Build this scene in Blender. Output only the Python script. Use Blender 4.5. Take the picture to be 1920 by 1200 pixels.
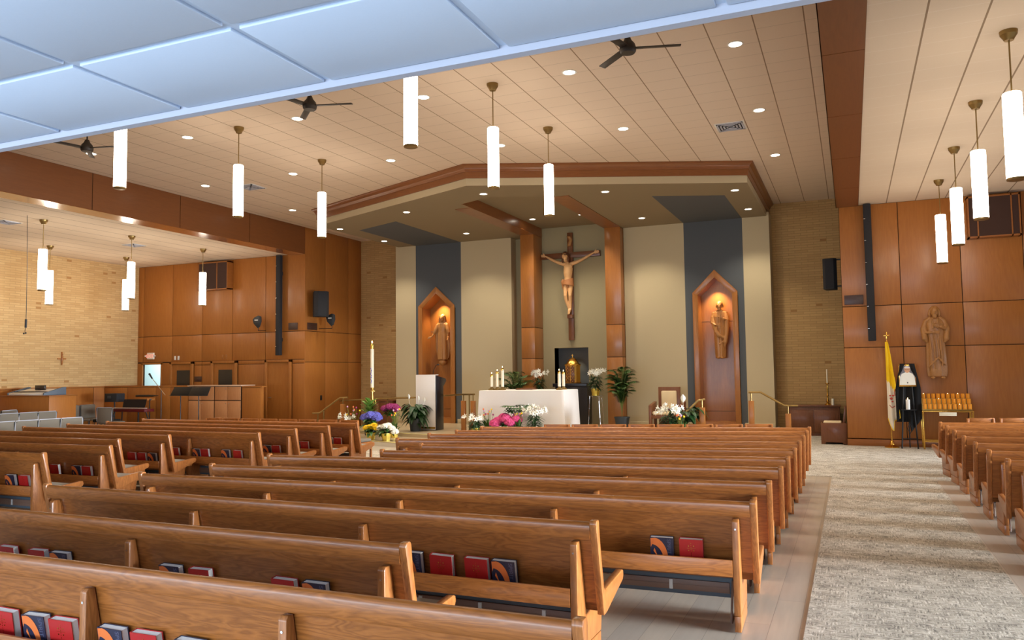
import bpy, bmesh, math, random
from mathutils import Vector, Matrix
random.seed(7)
for o in list(bpy.data.objects): bpy.data.objects.remove(o)
SC = bpy.context.scene
C = bpy.context.collection
PI = math.pi

# ------------------------------------------------------------------ camera
cam = bpy.data.cameras.new('camera'); camo = bpy.data.objects.new('camera', cam); C.objects.link(camo)
def cam_matrix(yaw, pitch, roll, loc):
    f = Vector((-math.sin(yaw)*math.cos(pitch), math.cos(yaw)*math.cos(pitch), math.sin(pitch)))
    r = Vector((math.cos(yaw), math.sin(yaw), 0)); u = r.cross(f)
    r2 = r*math.cos(roll)+u*math.sin(roll); u2 = -r*math.sin(roll)+u*math.cos(roll)
    m = Matrix((r2, u2, -f)).transposed().to_4x4(); m.translation = loc
    return m
camo.matrix_world = cam_matrix(0.40561486, 0.06479113, -0.01279112, Vector((0, 0, 1.65)))
cam.sensor_width = 36; cam.lens = 36*1475.867/1920; cam.clip_end = 200
SC.camera = camo
# ------------------------------------------------------------------ world, exposure
w = bpy.data.worlds.new('world'); SC.world = w; w.use_nodes = True
w.node_tree.nodes['Background'].inputs[0].default_value = (0.62, 0.78, 1.0, 1)
w.node_tree.nodes['Background'].inputs[1].default_value = 1.2
SC.view_settings.view_transform = 'Standard'; SC.view_settings.look = 'None'
SC.view_settings.gamma = 1; SC.view_settings.use_curve_mapping = False
SC.view_settings.exposure = 0.03
def area(name, loc, rot, sx, sy, power, col):
    l = bpy.data.lights.new(name, 'AREA'); l.shape = 'RECTANGLE'; l.size = sx; l.size_y = sy
    l.energy = power; l.color = col
    o = bpy.data.objects.new(name, l); C.objects.link(o); o.location = loc; o.rotation_euler = rot
    return o
# daylight entering by the window bands behind the camera and in the right wing
area('daylight_rear', (-5.0, -3.25, 1.2), (PI/2+.42, 0, 0), 12.0, 1.8, 800, (0.66, 0.82, 1.0))
area('daylight_right', (6.85, 9.5, 1.2), (PI/2-.10, 0, PI/2), 14.0, 1.6, 850, (0.80, 0.90, 1.0)).data.spread = .75
TUBE_E = 19.0; SPOT_W = 215.0; CSPOT_W = 215.0

# ------------------------------------------------------------------ materials
def srgb(r, g, b):
    f = lambda c: (c/255/12.92) if c/255 <= .04045 else ((c/255+.055)/1.055)**2.4
    return (f(r), f(g), f(b), 1)
M = {}
class NT:
    def __init__(s, name):
        s.m = bpy.data.materials.new(name); s.m.use_nodes = True; s.t = s.m.node_tree
        s.b = s.t.nodes['Principled BSDF']; M[name] = s.m
    def n(s, typ, **k):
        x = s.t.nodes.new(typ)
        for a, v in k.items():
            if a.startswith('i_'):
                key = a[2:]; key = int(key) if key.isdigit() else key.replace('_', ' ')
                x.inputs[key].default_value = v
            else: setattr(x, a, v)
        return x
    def l(s, a, b): s.t.links.new(a, b)
    def math(s, op, a, b=0.0, c=None):
        x = s.n('ShaderNodeMath', operation=op)
        for i, v in enumerate((a, b) if c is None else (a, b, c)):
            if hasattr(v, 'is_linked') or hasattr(v, 'links'): s.l(v, x.inputs[i])
            else: x.inputs[i].default_value = v
        return x.outputs[0]
    def mix(s, fac, a, b):
        x = s.n('ShaderNodeMix', data_type='RGBA')
        for sock, v in ((x.inputs[0], fac), (x.inputs[6], a), (x.inputs[7], b)):
            if hasattr(v, 'links'): s.l(v, sock)
            else: sock.default_value = v
        return x.outputs[2]
    def coords(s, kind='Object', scale=(1, 1, 1), rand=False):
        tc = s.n('ShaderNodeTexCoord'); mp = s.n('ShaderNodeMapping'); mp.inputs['Scale'].default_value = scale
        s.l(tc.outputs[kind], mp.inputs[0])
        if rand:
            oi = s.n('ShaderNodeObjectInfo'); cb = s.n('ShaderNodeCombineXYZ')
            r = s.math('MULTIPLY', oi.outputs['Random'], 37.0)
            for i in range(3): s.l(r, cb.inputs[i])
            s.l(cb.outputs[0], mp.inputs['Location'])
        return mp.outputs[0]
    def bump(s, h, strength=.2, dist=.01):
        b = s.n('ShaderNodeBump'); b.inputs['Strength'].default_value = strength; b.inputs['Distance'].default_value = dist
        s.l(h, b.inputs['Height']); s.l(b.outputs[0], s.b.inputs['Normal'])
def setp(b, rough=.5, metal=0, coat=0, spec=.5, coatr=.15):
    b.inputs['Roughness'].default_value = rough; b.inputs['Metallic'].default_value = metal
    b.inputs['Coat Weight'].default_value = coat; b.inputs['Coat Roughness'].default_value = coatr
    b.inputs['Specular IOR Level'].default_value = spec
def plain(name, col, rough=.5, metal=0, coat=0, spec=.5, noise=0.0, nscale=40, bump=0.0):
    t = NT(name); setp(t.b, rough, metal, coat, spec)
    t.b.inputs['Base Color'].default_value = col
    if noise or bump:
        v = t.coords('Object'); nz = t.n('ShaderNodeTexNoise'); nz.inputs['Scale'].default_value = nscale
        nz.inputs['Detail'].default_value = 4; t.l(v, nz.inputs[0])
        if noise:
            d = tuple(c*(1-noise) for c in col[:3])+(1,); u = tuple(min(1, c*(1+noise)) for c in col[:3])+(1,)
            t.l(t.mix(nz.outputs[0], d, u), t.b.inputs['Base Color'])
        if bump: t.bump(nz.outputs[0], bump, .004)
    return t.m
def emit(name, col, s):
    t = NT(name); t.b.inputs['Base Color'].default_value = (0.8, .8, .8, 1)
    t.b.inputs['Emission Color'].default_value = col; t.b.inputs['Emission Strength'].default_value = s
    return t.m
def wood(name, dark, light, grain, rough=.35, coat=.3, k=1.0, bumps=.05, contrast=.55):
    """grain: stretch vector, small number along the grain"""
    t = NT(name); setp(t.b, rough, 0, coat, .4, .2)
    v = t.coords('Object', tuple(g*k for g in grain), rand=True)
    n1 = t.n('ShaderNodeTexNoise'); n1.inputs['Scale'].default_value = 2.2; n1.inputs['Detail'].default_value = 3; n1.inputs['Distortion'].default_value = .6
    t.l(v, n1.inputs[0])
    rings = t.math('FRACT', t.math('MULTIPLY', n1.outputs[0], 9.0))
    tri = t.math('ABSOLUTE', t.math('SUBTRACT', rings, .5))
    tri = t.math('MULTIPLY', tri, 2.0)
    n2 = t.n('ShaderNodeTexNoise'); n2.inputs['Scale'].default_value = 26; n2.inputs['Detail'].default_value = 4
    t.l(v, n2.inputs[0])
    n3 = t.n('ShaderNodeTexNoise'); n3.inputs['Scale'].default_value = .5; t.l(v, n3.inputs[0])
    f = t.math('ADD', t.math('MULTIPLY', tri, contrast*.55), t.math('MULTIPLY', n2.outputs[0], .45))
    f = t.math('ADD', f, t.math('MULTIPLY', n3.outputs[0], .35))
    f = t.math('SUBTRACT', f, .12)
    cr = t.n('ShaderNodeClamp'); t.l(f, cr.inputs[0])
    t.l(t.mix(cr.outputs[0], dark, light), t.b.inputs['Base Color'])
    t.bump(n2.outputs[0], bumps, .002)
    return t.m
wood('oak', srgb(114, 62, 20), srgb(184, 112, 52), (.8, 7, 7), .36, .35, 1.0, .04, .75)
wood('oak_upright', srgb(124, 70, 28), srgb(188, 118, 60), (7, 7, .9), .36, .35, 1.0, .05, .8)
wood('panel', srgb(150, 90, 34), srgb(180, 116, 52), (4, 4, .35), .45, .15, .6, .02, .35)
wood('panel_flat', srgb(134, 78, 30), srgb(162, 100, 44), (.4, .4, 4), .4, .25, .6, .02, .35)
wood('beam_panel', srgb(110, 62, 28), srgb(134, 80, 38), (4, .3, 4), .42, .2, .6, .02, .3)
wood('gloss_panel', srgb(150, 92, 48), srgb(172, 112, 64), (4, .3, 4), .16, .6, .6, .02, .3)
wood('maple', srgb(150, 92, 40), srgb(182, 120, 58), (4, 4, .4), .34, .35, .7, .02, .35)
wood('maple_flat', srgb(122, 70, 32), srgb(152, 94, 48), (.4, .4, 4), .34, .35, .7, .02, .35)
wood('mahogany', srgb(104, 60, 32), srgb(134, 82, 48), (5, 5, .5), .4, .3, 1, .02, .5)
wood('cabinet_wood', srgb(178, 122, 78), srgb(206, 150, 104), (4, 4, .4), .4, .25, .7, .02, .3)
wood('carved_wood', srgb(150, 100, 52), srgb(198, 144, 84), (4, 4, 1.5), .45, .1, 2, .04, .4)
plain('joint', srgb(40, 22, 12), .9)
plain('beige_paint', srgb(192, 176, 142), .85, noise=.04, nscale=90)
plain('olive_paint', srgb(160, 148, 114), .85, noise=.03, nscale=90)
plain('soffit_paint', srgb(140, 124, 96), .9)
plain('blue_paint', srgb(84, 88, 92), .85, noise=.03, nscale=90)
plain('plain_ceiling', srgb(215, 200, 180), .9)
plain('grey_fabric', srgb(150, 146, 138), .95, noise=.12, nscale=260, bump=.2)
plain('chair_fabric', srgb(112, 104, 92), .95, noise=.1, nscale=260, bump=.2)
plain('cream_fabric', srgb(226, 204, 164), .9, noise=.06, nscale=120)
plain('vinyl_grey', srgb(86, 96, 106), .5)
plain('steel_brown', srgb(130, 98, 80), .45)
plain('black_metal', srgb(22, 22, 24), .5)
plain('fan_bronze', srgb(46, 38, 32), .5)
plain('black_cloth', srgb(12, 12, 14), .95)
plain('speaker_black', srgb(34, 34, 38), .8, noise=.1, nscale=200)
plain('speaker_brown', srgb(62, 40, 32), .9, noise=.15, nscale=200)
plain('grille_brown', srgb(74, 48, 38), .35)
plain('brass', srgb(190, 150, 80), .28, 1.0)
plain('brass_satin', srgb(150, 124, 76), .4, .9)
plain('gold', srgb(226, 176, 84), .22, 1.0)
plain('chrome', srgb(210, 210, 210), .2, 1.0)
plain('white_plastic', srgb(228, 226, 220), .5)
plain('ivory_wax', srgb(244, 234, 208), .5)
plain('white_cloth', srgb(232, 226, 222), .9, noise=.02, nscale=30)
plain('paper', srgb(232, 230, 224), .9, noise=.08, nscale=300)
plain('book_red', srgb(176, 24, 22), .45, coat=.2)
plain('keyboard_red', srgb(92, 18, 24), .4)
plain('book_navy', srgb(38, 36, 58), .45, coat=.2)
plain('book_orange', srgb(228, 116, 52), .5)
plain('book_grey', srgb(86, 86, 108), .5)
plain('leaf', srgb(52, 92, 36), .45, noise=.3, nscale=12)
plain('leaf_dark', srgb(34, 66, 28), .45, noise=.3, nscale=12)
plain('leaf_light', srgb(120, 160, 70), .5, noise=.25, nscale=12)
plain('palm_leaf', srgb(64, 92, 36), .5, noise=.3, nscale=8)
plain('stem', srgb(120, 130, 60), .6)
plain('petal_white', srgb(246, 244, 232), .7)
plain('petal_pink', srgb(220, 80, 140), .7, noise=.2, nscale=20)
plain('petal_blue', srgb(104, 104, 196), .7, noise=.2, nscale=20)
plain('petal_magenta', srgb(160, 46, 110), .7, noise=.25, nscale=20)
plain('petal_yellow', srgb(250, 214, 20), .6)
plain('petal_orange', srgb(232, 120, 70), .6)
plain('petal_lilac', srgb(214, 160, 196), .6)
plain('pot_dark', srgb(56, 62, 68), .5)
plain('foil_gold', srgb(226, 200, 90), .3, .6, noise=.3, nscale=30, bump=.8)
plain('granite_dark', srgb(38, 36, 42), .25)
plain('flag_yellow', srgb(246, 204, 10), .7)
plain('flag_white', srgb(238, 226, 204), .7)
plain('flag_red', srgb(176, 50, 36), .7)
plain('backdrop_grey', srgb(132, 130, 138), .7)
plain('skin_paint', srgb(226, 170, 130), .7)
plain('hair_grey', srgb(200, 200, 204), .8)
plain('corpus_paint', srgb(226, 176, 120), .55, noise=.08, nscale=20)
plain('corpus_hair', srgb(96, 56, 30), .6)
plain('corpus_cloth', srgb(176, 116, 68), .6)
plain('amber_glass', srgb(222, 140, 34), .2, coat=.6, noise=.15, nscale=30)
M['amber_glass'].node_tree.nodes['Principled BSDF'].inputs['Emission Color'].default_value = (1, .42, .06, 1)
M['amber_glass'].node_tree.nodes['Principled BSDF'].inputs['Emission Strength'].default_value = .12
plain('clear_acrylic', (1, 1, 1, 1), .04)
M['clear_acrylic'].node_tree.nodes['Principled BSDF'].inputs['Transmission Weight'].default_value = 1.0
plain('ruby_glass', srgb(150, 14, 20), .2)
plain('exit_box', srgb(230, 222, 206), .6)
plain('carpet_edge', srgb(130, 120, 106), .9)
plain('hall_paint', srgb(206, 216, 214), .9)
plain('dark_glass', srgb(46, 42, 40), .15)
plain('laminate', srgb(206, 176, 150), .4)
emit('tube_glow', (1, .86, .70, 1), TUBE_E)
emit('lens_glow', (1, .9, .72, 1), 14)
emit('flame', (1, .62, .25, 1), 16)
emit('exit_red', (1, .10, .05, 1), 1.0)
emit('hall_light', (.72, .88, .9, 1), 1.0)

def line_mask(t, coord, period, off, width):
    fr = t.math('FRACT', t.math('DIVIDE', t.math('SUBTRACT', coord, off), period))
    a = t.math('ABSOLUTE', t.math('SUBTRACT', fr, .5))
    return t.math('GREATER_THAN', a, .5-width/period/2)
def tiles(name, col, line, light, px, ox, py, oy, wx=.022, wy=.010):
    t = NT(name); setp(t.b, .95, 0, 0, .2)
    g = t.n('ShaderNodeNewGeometry'); s = t.n('ShaderNodeSeparateXYZ'); t.l(g.outputs['Position'], s.inputs[0])
    mx = line_mask(t, s.outputs[0], px, ox, wx); my = line_mask(t, s.outputs[1], py, oy, wy)
    nz = t.n('ShaderNodeTexNoise'); nz.inputs['Scale'].default_value = 60; t.l(g.outputs['Position'], nz.inputs[0])
    c = t.mix(nz.outputs[0], tuple(x*.96 for x in col[:3])+(1,), col)
    c = t.mix(my, c, light); c = t.mix(mx, c, line)
    t.l(c, t.b.inputs['Base Color'])
    inv = t.math('SUBTRACT', 1.0, t.math('MAXIMUM', mx, my)); t.bump(inv, .3, .006)
tiles('nave_tiles', srgb(226, 207, 186), srgb(150, 126, 102), srgb(190, 172, 152), .567, -.93, .41, 10.3, .015, .008)
tiles('wing_tiles', srgb(226, 208, 184), srgb(150, 128, 104), srgb(232, 218, 200), .545, .80, .41, 8.85, .02, .008)
plain('tile_daylight_blue', srgb(196, 209, 228), .95, noise=.02, nscale=150)  # white tiles; the blue cast of the daylight is put into their base colour
plain('grid_white', srgb(176, 178, 190), .6)

def brick_mat(name, axis, c1, c2, c3, mortar):
    t = NT(name); setp(t.b, .9, 0, 0, .2)
    g = t.n('ShaderNodeNewGeometry'); s = t.n('ShaderNodeSeparateXYZ'); t.l(g.outputs['Position'], s.inputs[0])
    cb = t.n('ShaderNodeCombineXYZ'); t.l(s.outputs[axis], cb.inputs[0]); t.l(s.outputs[2], cb.inputs[1])
    b = t.n('ShaderNodeTexBrick'); t.l(cb.outputs[0], b.inputs[0])
    b.inputs['Color1'].default_value = c1; b.inputs['Color2'].default_value = c2; b.inputs['Mortar'].default_value = mortar
    b.inputs['Scale'].default_value = 1; b.inputs['Brick Width'].default_value = .30; b.inputs['Row Height'].default_value = .062
    b.inputs['Mortar Size'].default_value = .006; b.inputs['Bias'].default_value = .0
    # some short dark headers
    wn = t.n('ShaderNodeTexWhiteNoise', noise_dimensions='2D')
    fx = t.math('FLOOR', t.math('DIVIDE', s.outputs[axis], .15)); fy = t.math('FLOOR', t.math('DIVIDE', s.outputs[2], .062))
    c2b = t.n('ShaderNodeCombineXYZ'); t.l(fx, c2b.inputs[0]); t.l(fy, c2b.inputs[1]); t.l(c2b.outputs[0], wn.inputs[0])
    m = t.math('GREATER_THAN', wn.outputs[0], .99)
    t.l(t.mix(m, b.outputs[0], c3), t.b.inputs['Base Color']); t.bump(t.math('SUBTRACT', 1.0, b.outputs['Fac']), .5, .006)
brick_mat('brick_x', 0, srgb(198, 160, 106), srgb(186, 148, 96), srgb(166, 124, 76), srgb(170, 136, 90))
brick_mat('brick_y', 1, srgb(204, 170, 120), srgb(190, 154, 104), srgb(168, 126, 78), srgb(178, 146, 102))

# floor: grey-beige plank flooring
t = NT('plank_floor'); setp(t.b, .32, 0, .25, .5, .25)
v = t.coords('Object', (1, 1, 1)); b = t.n('ShaderNodeTexBrick'); t.l(v, b.inputs[0])
mp = t.n('ShaderNodeMapping'); mp.inputs['Rotation'].default_value = (0, 0, PI/2); t.l(v, mp.inputs[0]); t.l(mp.outputs[0], b.inputs[0])
b.inputs['Color1'].default_value = srgb(206, 192, 172); b.inputs['Color2'].default_value = srgb(190, 180, 166); b.inputs['Mortar'].default_value = srgb(134, 124, 110)
b.inputs['Scale'].default_value = 1; b.inputs['Brick Width'].default_value = 1.2; b.inputs['Row Height'].default_value = .18; b.inputs['Mortar Size'].default_value = .0015
nz = t.n('ShaderNodeTexNoise'); nz.inputs['Scale'].default_value = 3; nz.inputs['Detail'].default_value = 6
mp2 = t.n('ShaderNodeMapping'); mp2.inputs['Scale'].default_value = (9, .7, 1); t.l(v, mp2.inputs[0]); t.l(mp2.outputs[0], nz.inputs[0])
t.l(t.mix(t.math('MULTIPLY', nz.outputs[0], .55), b.outputs[0], srgb(152, 142, 132)), t.b.inputs['Base Color'])
t.bump(nz.outputs[0], .04, .002)
# carpet with cross-hatched weave
t = NT('carpet_weave'); setp(t.b, .98, 0, 0, .1)
def streak(sc, seed):
    v = t.coords('Object', sc); mpx = t.n('ShaderNodeMapping'); mpx.inputs['Location'].default_value = (seed, seed, 0); t.l(v, mpx.inputs[0])
    n = t.n('ShaderNodeTexNoise'); n.inputs['Scale'].default_value = 1; n.inputs['Detail'].default_value = 3; n.inputs['Roughness'].default_value = .7
    t.l(mpx.outputs[0], n.inputs[0]); return n.outputs[0]
a = streak((9, 80, 1), 3); bb = streak((80, 9, 1), 9); big = streak((3.5, 5, 1), 5); patch = streak((14, 17, 1), 15)
st = t.math('MAXIMUM', a, bb)
sel = t.math('GREATER_THAN', patch, .5)
mixv = t.n('ShaderNodeMix'); t.l(sel, mixv.inputs[0]); t.l(a, mixv.inputs[2]); t.l(bb, mixv.inputs[3])
f = t.math('ADD', t.math('MULTIPLY', mixv.outputs[0], 1.5), t.math('MULTIPLY', big, .6)); f = t.math('SUBTRACT', f, .62)
cr = t.n('ShaderNodeValToRGB'); cr.color_ramp.elements[0].color = srgb(118, 112, 104); cr.color_ramp.elements[0].position = .2
cr.color_ramp.elements[1].color = srgb(224, 217, 205); cr.color_ramp.elements[1].position = .72
e = cr.color_ramp.elements.new(.45); e.color = srgb(180, 171, 156)
t.l(f, cr.inputs[0]); t.l(cr.outputs[0], t.b.inputs['Base Color']); t.bump(st, .4, .004)
plain('platform_stone', srgb(178, 160, 130), .35, coat=.2, noise=.06, nscale=6)
plain('riser_pale', srgb(206, 200, 186), .6)
plain('nosing_yellow', srgb(214, 206, 110), .6)

# ------------------------------------------------------------------ mesh builder
class MB:
    def __init__(s): s.bm = bmesh.new(); s.mi = 0
    def _f(s, vs):
        try: f = s.bm.faces.new(vs)
        except ValueError: return None
        f.material_index = s.mi; return f
    def box(s, x0, x1, y0, y1, z0, z1, bev=0, mat=None):
        v = [s.bm.verts.new((x, y, z)) for z in (z0, z1) for y in (y0, y1) for x in (x0, x1)]
        fs = [s._f([v[i] for i in q]) for q in ((0, 2, 3, 1), (4, 5, 7, 6), (0, 1, 5, 4), (2, 6, 7, 3), (0, 4, 6, 2), (1, 3, 7, 5))]
        if mat: bmesh.ops.transform(s.bm, matrix=mat, verts=v)
        if bev: s._bev([e for f in fs for e in f.edges], bev)
        return s
    def _bev(s, edges, bev, seg=2):
        mi = s.mi; r = bmesh.ops.bevel(s.bm, geom=list(set(edges)), offset=bev, segments=seg, profile=.5, affect='EDGES')
        for f in r['faces']: f.material_index = mi
    def prism(s, pts, axis, a, b, bev=0):
        """pts: 2D polygon in the two axes other than axis (in xyz order)"""
        def P(p, h): return (h, p[0], p[1]) if axis == 0 else (p[0], h, p[1]) if axis == 1 else (p[0], p[1], h)
        A = [s.bm.verts.new(P(p, a)) for p in pts]; B = [s.bm.verts.new(P(p, b)) for p in pts]
        n = len(pts); fs = [s._f(A[::-1]), s._f(B)]
        for i in range(n): fs.append(s._f([A[i], A[(i+1) % n], B[(i+1) % n], B[i]]))
        fs = [f for f in fs if f]
        bmesh.ops.recalc_face_normals(s.bm, faces=fs)
        if bev: s._bev([e for f in fs for e in f.edges], bev)
        return s
    def ring(s, c, u, v, r1, r2, n): return [s.bm.verts.new(c+u*(r1*math.cos(2*PI*i/n))+v*(r2*math.sin(2*PI*i/n))) for i in range(n)]
    def tube(s, p0, p1, r0, r1=None, n=10, cap=True):
        p0, p1 = Vector(p0), Vector(p1); r1 = r0 if r1 is None else r1
        d = (p1-p0).normalized(); u = d.orthogonal().normalized(); v = d.cross(u)
        A = s.ring(p0, u, v, r0, r0, n); B = s.ring(p1, u, v, r1, r1, n)
        for i in range(n): s._f([A[i], A[(i+1) % n], B[(i+1) % n], B[i]])
        if cap: s._f(A[::-1]); s._f(B)
        return s
    def path(s, pts, r, n=8, rs=None):
        pts = [Vector(p) for p in pts]; rings = []; u = None
        for i, p in enumerate(pts):
            d = (pts[min(i+1, len(pts)-1)]-pts[max(i-1, 0)]).normalized()
            u = d.orthogonal().normalized() if u is None else (u-d*u.dot(d)).normalized()
            rr = rs[i] if rs else r
            rings.append(s.ring(p, u, d.cross(u), rr, rr, n))
        for A, B in zip(rings, rings[1:]):
            for i in range(n): s._f([A[i], A[(i+1) % n], B[(i+1) % n], B[i]])
        s._f(rings[0][::-1]); s._f(rings[-1]); return s
    def lathe(s, prof, c=(0, 0, 0), n=24, fold=0, nf=0, cap=True):
        rings = []
        for (r, z) in prof:
            rings.append([s.bm.verts.new((c[0]+r*(1+fold*math.cos(nf*2*PI*i/n))*math.cos(2*PI*i/n), c[1]+r*(1+fold*math.cos(nf*2*PI*i/n))*math.sin(2*PI*i/n), c[2]+z)) for i in range(n)])
        for A, B in zip(rings, rings[1:]):
            for i in range(n): s._f([A[i], A[(i+1) % n], B[(i+1) % n], B[i]])
        if cap:
            if prof[0][0] > 1e-4: s._f(rings[0][::-1])
            if prof[-1][0] > 1e-4: s._f(rings[-1])
        return s
    def ell(s, c, r, n=12, m=8, rot=None):
        c = Vector(c); rot = rot or Matrix.Identity(3)
        R = [[s.bm.verts.new(c+rot@Vector((r[0]*math.sin(PI*j/m)*math.cos(2*PI*i/n), r[1]*math.sin(PI*j/m)*math.sin(2*PI*i/n), -r[2]*math.cos(PI*j/m)))) for i in range(n)] for j in range(1, m)]
        a = s.bm.verts.new(c+rot@Vector((0, 0, -r[2]))); b = s.bm.verts.new(c+rot@Vector((0, 0, r[2])))
        for A, B in zip(R, R[1:]):
            for i in range(n): s._f([A[i], A[(i+1) % n], B[(i+1) % n], B[i]])
        for i in range(n): s._f([a, R[0][(i+1) % n], R[0][i]]); s._f([b, R[-1][i], R[-1][(i+1) % n]])
        return s
    def sheet(s, grid):
        V = [[s.bm.verts.new(p) for p in row] for row in grid]
        for i in range(len(V)-1):
            for j in range(len(V[0])-1): s._f([V[i][j], V[i][j+1], V[i+1][j+1], V[i+1][j]])
        return s
    def blade(s, base, direc, up, length, width, droop=0.0, n=5, fold=.15, shape=None):
        """a leaf: tapered strip of real curvature"""
        base, direc, up = Vector(base), Vector(direc).normalized(), Vector(up)
        side = direc.cross(up); side = side.normalized() if side.length > 1e-4 else Vector((1, 0, 0))
        nrm = side.cross(direc); L = []
        for i in range(n+1):
            t_ = i/n; wv = width*(shape(t_) if shape else math.sin(PI*(t_*.9+.06)))
            p = base+direc*(length*t_)+Vector((0, 0, -1))*(droop*length*t_*t_)
            L.append((s.bm.verts.new(p-side*wv/2+nrm*fold*wv), s.bm.verts.new(p), s.bm.verts.new(p+side*wv/2+nrm*fold*wv)))
        for A, B in zip(L, L[1:]): s._f([A[0], A[1], B[1], B[0]]); s._f([A[1], A[2], B[2], B[1]])
        return s
    def build(s, name, mats, parent=None, angle=35, mesh_only=False):
        me = bpy.data.meshes.new(name); s.bm.to_mesh(me); s.bm.free()
        mats = mats if isinstance(mats, (list, tuple)) else [mats]
        for m in mats: me.materials.append(M[m])
        if angle:
            me.shade_smooth(); me.set_sharp_from_angle(angle=math.radians(angle))
        if mesh_only: return me
        return link(name, me, parent)
def link(name, me, parent=None):
    o = bpy.data.objects.new(name, me); C.objects.link(o)
    if parent: o.parent = parent
    return o
def tag(o, label, cat, group=None, kind=None):
    o['label'] = label; o['category'] = cat
    if group: o['group'] = group
    if kind: o['kind'] = kind
    return o
def thing(name, label, cat, loc=(0, 0, 0), rz=0, group=None):
    o = bpy.data.objects.new(name, None); C.objects.link(o); o.location = loc; o.rotation_euler = (0, 0, rz)
    o.empty_display_size = .1
    return tag(o, label, cat, group)
def struct(name, mb, mats, angle=35):
    o = mb.build(name, mats, angle=angle); o['kind'] = 'structure'; return o
def dup(root, loc, rz=None, label=None, group=None, parent=None):
    r = root.copy(); C.objects.link(r); r.location = loc
    if rz is not None: r.rotation_euler = (0, 0, rz)
    if label: r['label'] = label
    if group: r['group'] = group
    for ch in list(root.children):
        c = ch.copy(); C.objects.link(c); c.parent = r
        for g in list(ch.children):
            d = g.copy(); C.objects.link(d); d.parent = c
    return r

# ================================================================== SETTING
ZC = 5.82; ZW = 5.07; ZB = 5.05; YP = 18.1; YB = 20.9; XL = -14.15; XBR = -.18
XWL = -20.6; XWR = 6.6; YR = -3.0; ZF = 2.495; YF = 1.90
# floor, with carpet laid in the aisles and across the front
b = MB(); b.box(-20.8, 6.8, -3.4, 21.1, -.2, 0); struct('floor', b, 'plank_floor')
b = MB()
b.box(-.33, 1.06, -2.9, 12.9, 0, .006); b.box(-14.1, 6.5, 12.9, 14.3, 0, .006); b.box(-7.7, -5.95, -2.9, 12.9, 0, .006)
b.box(-14.1, -12.5, 14.3, 18.0, 0, .006); b.box(-1.65, 6.5, 14.3, 18.05, 0, .006); b.box(-1.65, -.2, 18.05, 20.85, 0, .006)
tag(b.build('carpet', 'carpet_weave'), 'grey and beige cross-hatched carpet along the right aisle and across the front', 'carpet')
# nave ceiling
b = MB(); b.box(XL-.5, XBR+.5, YF, YB+.3, ZC, ZC+.15); struct('ceiling', b, 'nave_tiles')
# wing ceilings
b = MB(); b.box(.26, XWR+.2, YF, YP+.2, ZW, ZW+.12); struct('ceiling', b, 'wing_tiles')
b = MB(); b.box(XWL-.2, XL-.5, YF, YP+.2, ZW, ZW+.12); struct('ceiling', b, 'wing_tiles')
# low ceiling over the camera: suspended grid with tegular tiles
b = MB(); b.box(-20.8, 6.8, YR-.2, YF, ZF+.02, ZF+.14)
b.mi = 1; b.box(-20.8, 6.8, YF-.03, YF, ZF-.008, ZF+.05)
P = .5635; off = -.25
y = YF-.03; row = 0
ys = [YF-.03, 1.47]
while ys[-1] > YR: ys.append(ys[-1]-P)
x0 = off-P*40
for j in range(len(ys)-1):
    for i in range(56):
        xa = x0+i*P; xb = xa+P
        if xb > 6.8 or xa < -13: continue
        b.mi = 0; b.box(xa+.013, xb-.013, ys[j+1]+.013, ys[j]-(.004 if j == 0 else .013), ZF+.010, ZF+.021, bev=.003)
struct('ceiling', b, ['tile_daylight_blue', 'grid_white'])
b = MB(); b.box(-20.8, 6.8, YF-.02, YF+.1, ZF+.05, ZC+.2); struct('wall_gallery', b, 'beige_paint')
# beams
b = MB(); b.box(XL-.48, XL-.012, YF, YP, ZB+.004, ZC, 0); b.mi = 1
js = [YF]+[11.25-2.3*k for k in (3, 2, 1)]+[11.25, 13.55, 15.85, YP]
for y0, y1 in zip(js, js[1:]): b.box(XL-.012, XL, y0+.008, y1-.008, ZB, ZC-.004)
b.mi = 2; b.box(XL-.50, XL, YF, YP, ZB-.006, ZB+.004)
struct('trim_1', b, ['joint', 'beam_panel', 'gloss_panel'])
b = MB(); b.box(XBR+.01, .24, YF, YP, ZB+.012, ZC); b.mi = 1
js = [YF, 4.5, 6.8, 9.09, 11.42, 13.8, 16.17, YP]
for y0, y1 in zip(js, js[1:]):
    b.box(XBR, .26, y0+.006, y1-.006, ZB, ZB+.012); b.box(XBR, XBR+.01, y0+.006, y1-.006, ZB, ZC)
struct('trim_2', b, ['joint', 'beam_panel'])
# panelled walls: dark backing with separate veneer panels
def panelled(b, axis, at, us, zs, th=.018, gap=.007, side=-1, holes=()):
    """panels on plane axis=at facing side"""
    for u0, u1 in zip(us, us[1:]):
        for z0, z1 in zip(zs, zs[1:]):
            if any(h[0] < (u0+u1)/2 < h[1] and h[2] < (z0+z1)/2 < h[3] for h in holes): continue
            a0, a1 = sorted((at, at+side*th))
            if axis == 1: b.box(u0+gap, u1-gap, a0, a1, z0+gap, z1-gap, bev=.002)
            else: b.box(a0, a1, u0+gap, u1-gap, z0+gap, z1-gap, bev=.002)
b = MB(); b.box(-.13, XWR+.2, YP+.02, YP+.2, 0, ZC, 0); b.box(-.13, .25, YP+.02, YB+.2, 0, ZC)
b.mi = 1; panelled(b, 1, YP+.02, [-.13, 1.0, 2.11, 3.19, 4.28, 5.37, 6.6], [.15, 2.05, 2.92, ZW])
struct('wall_right_front', b, ['joint', 'panel'])
b = MB(); b.box(-.13, XWR, YP-.02, YP+.001, 0, .14, bev=.004); struct('baseboard_right', b, 'panel_flat')
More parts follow.
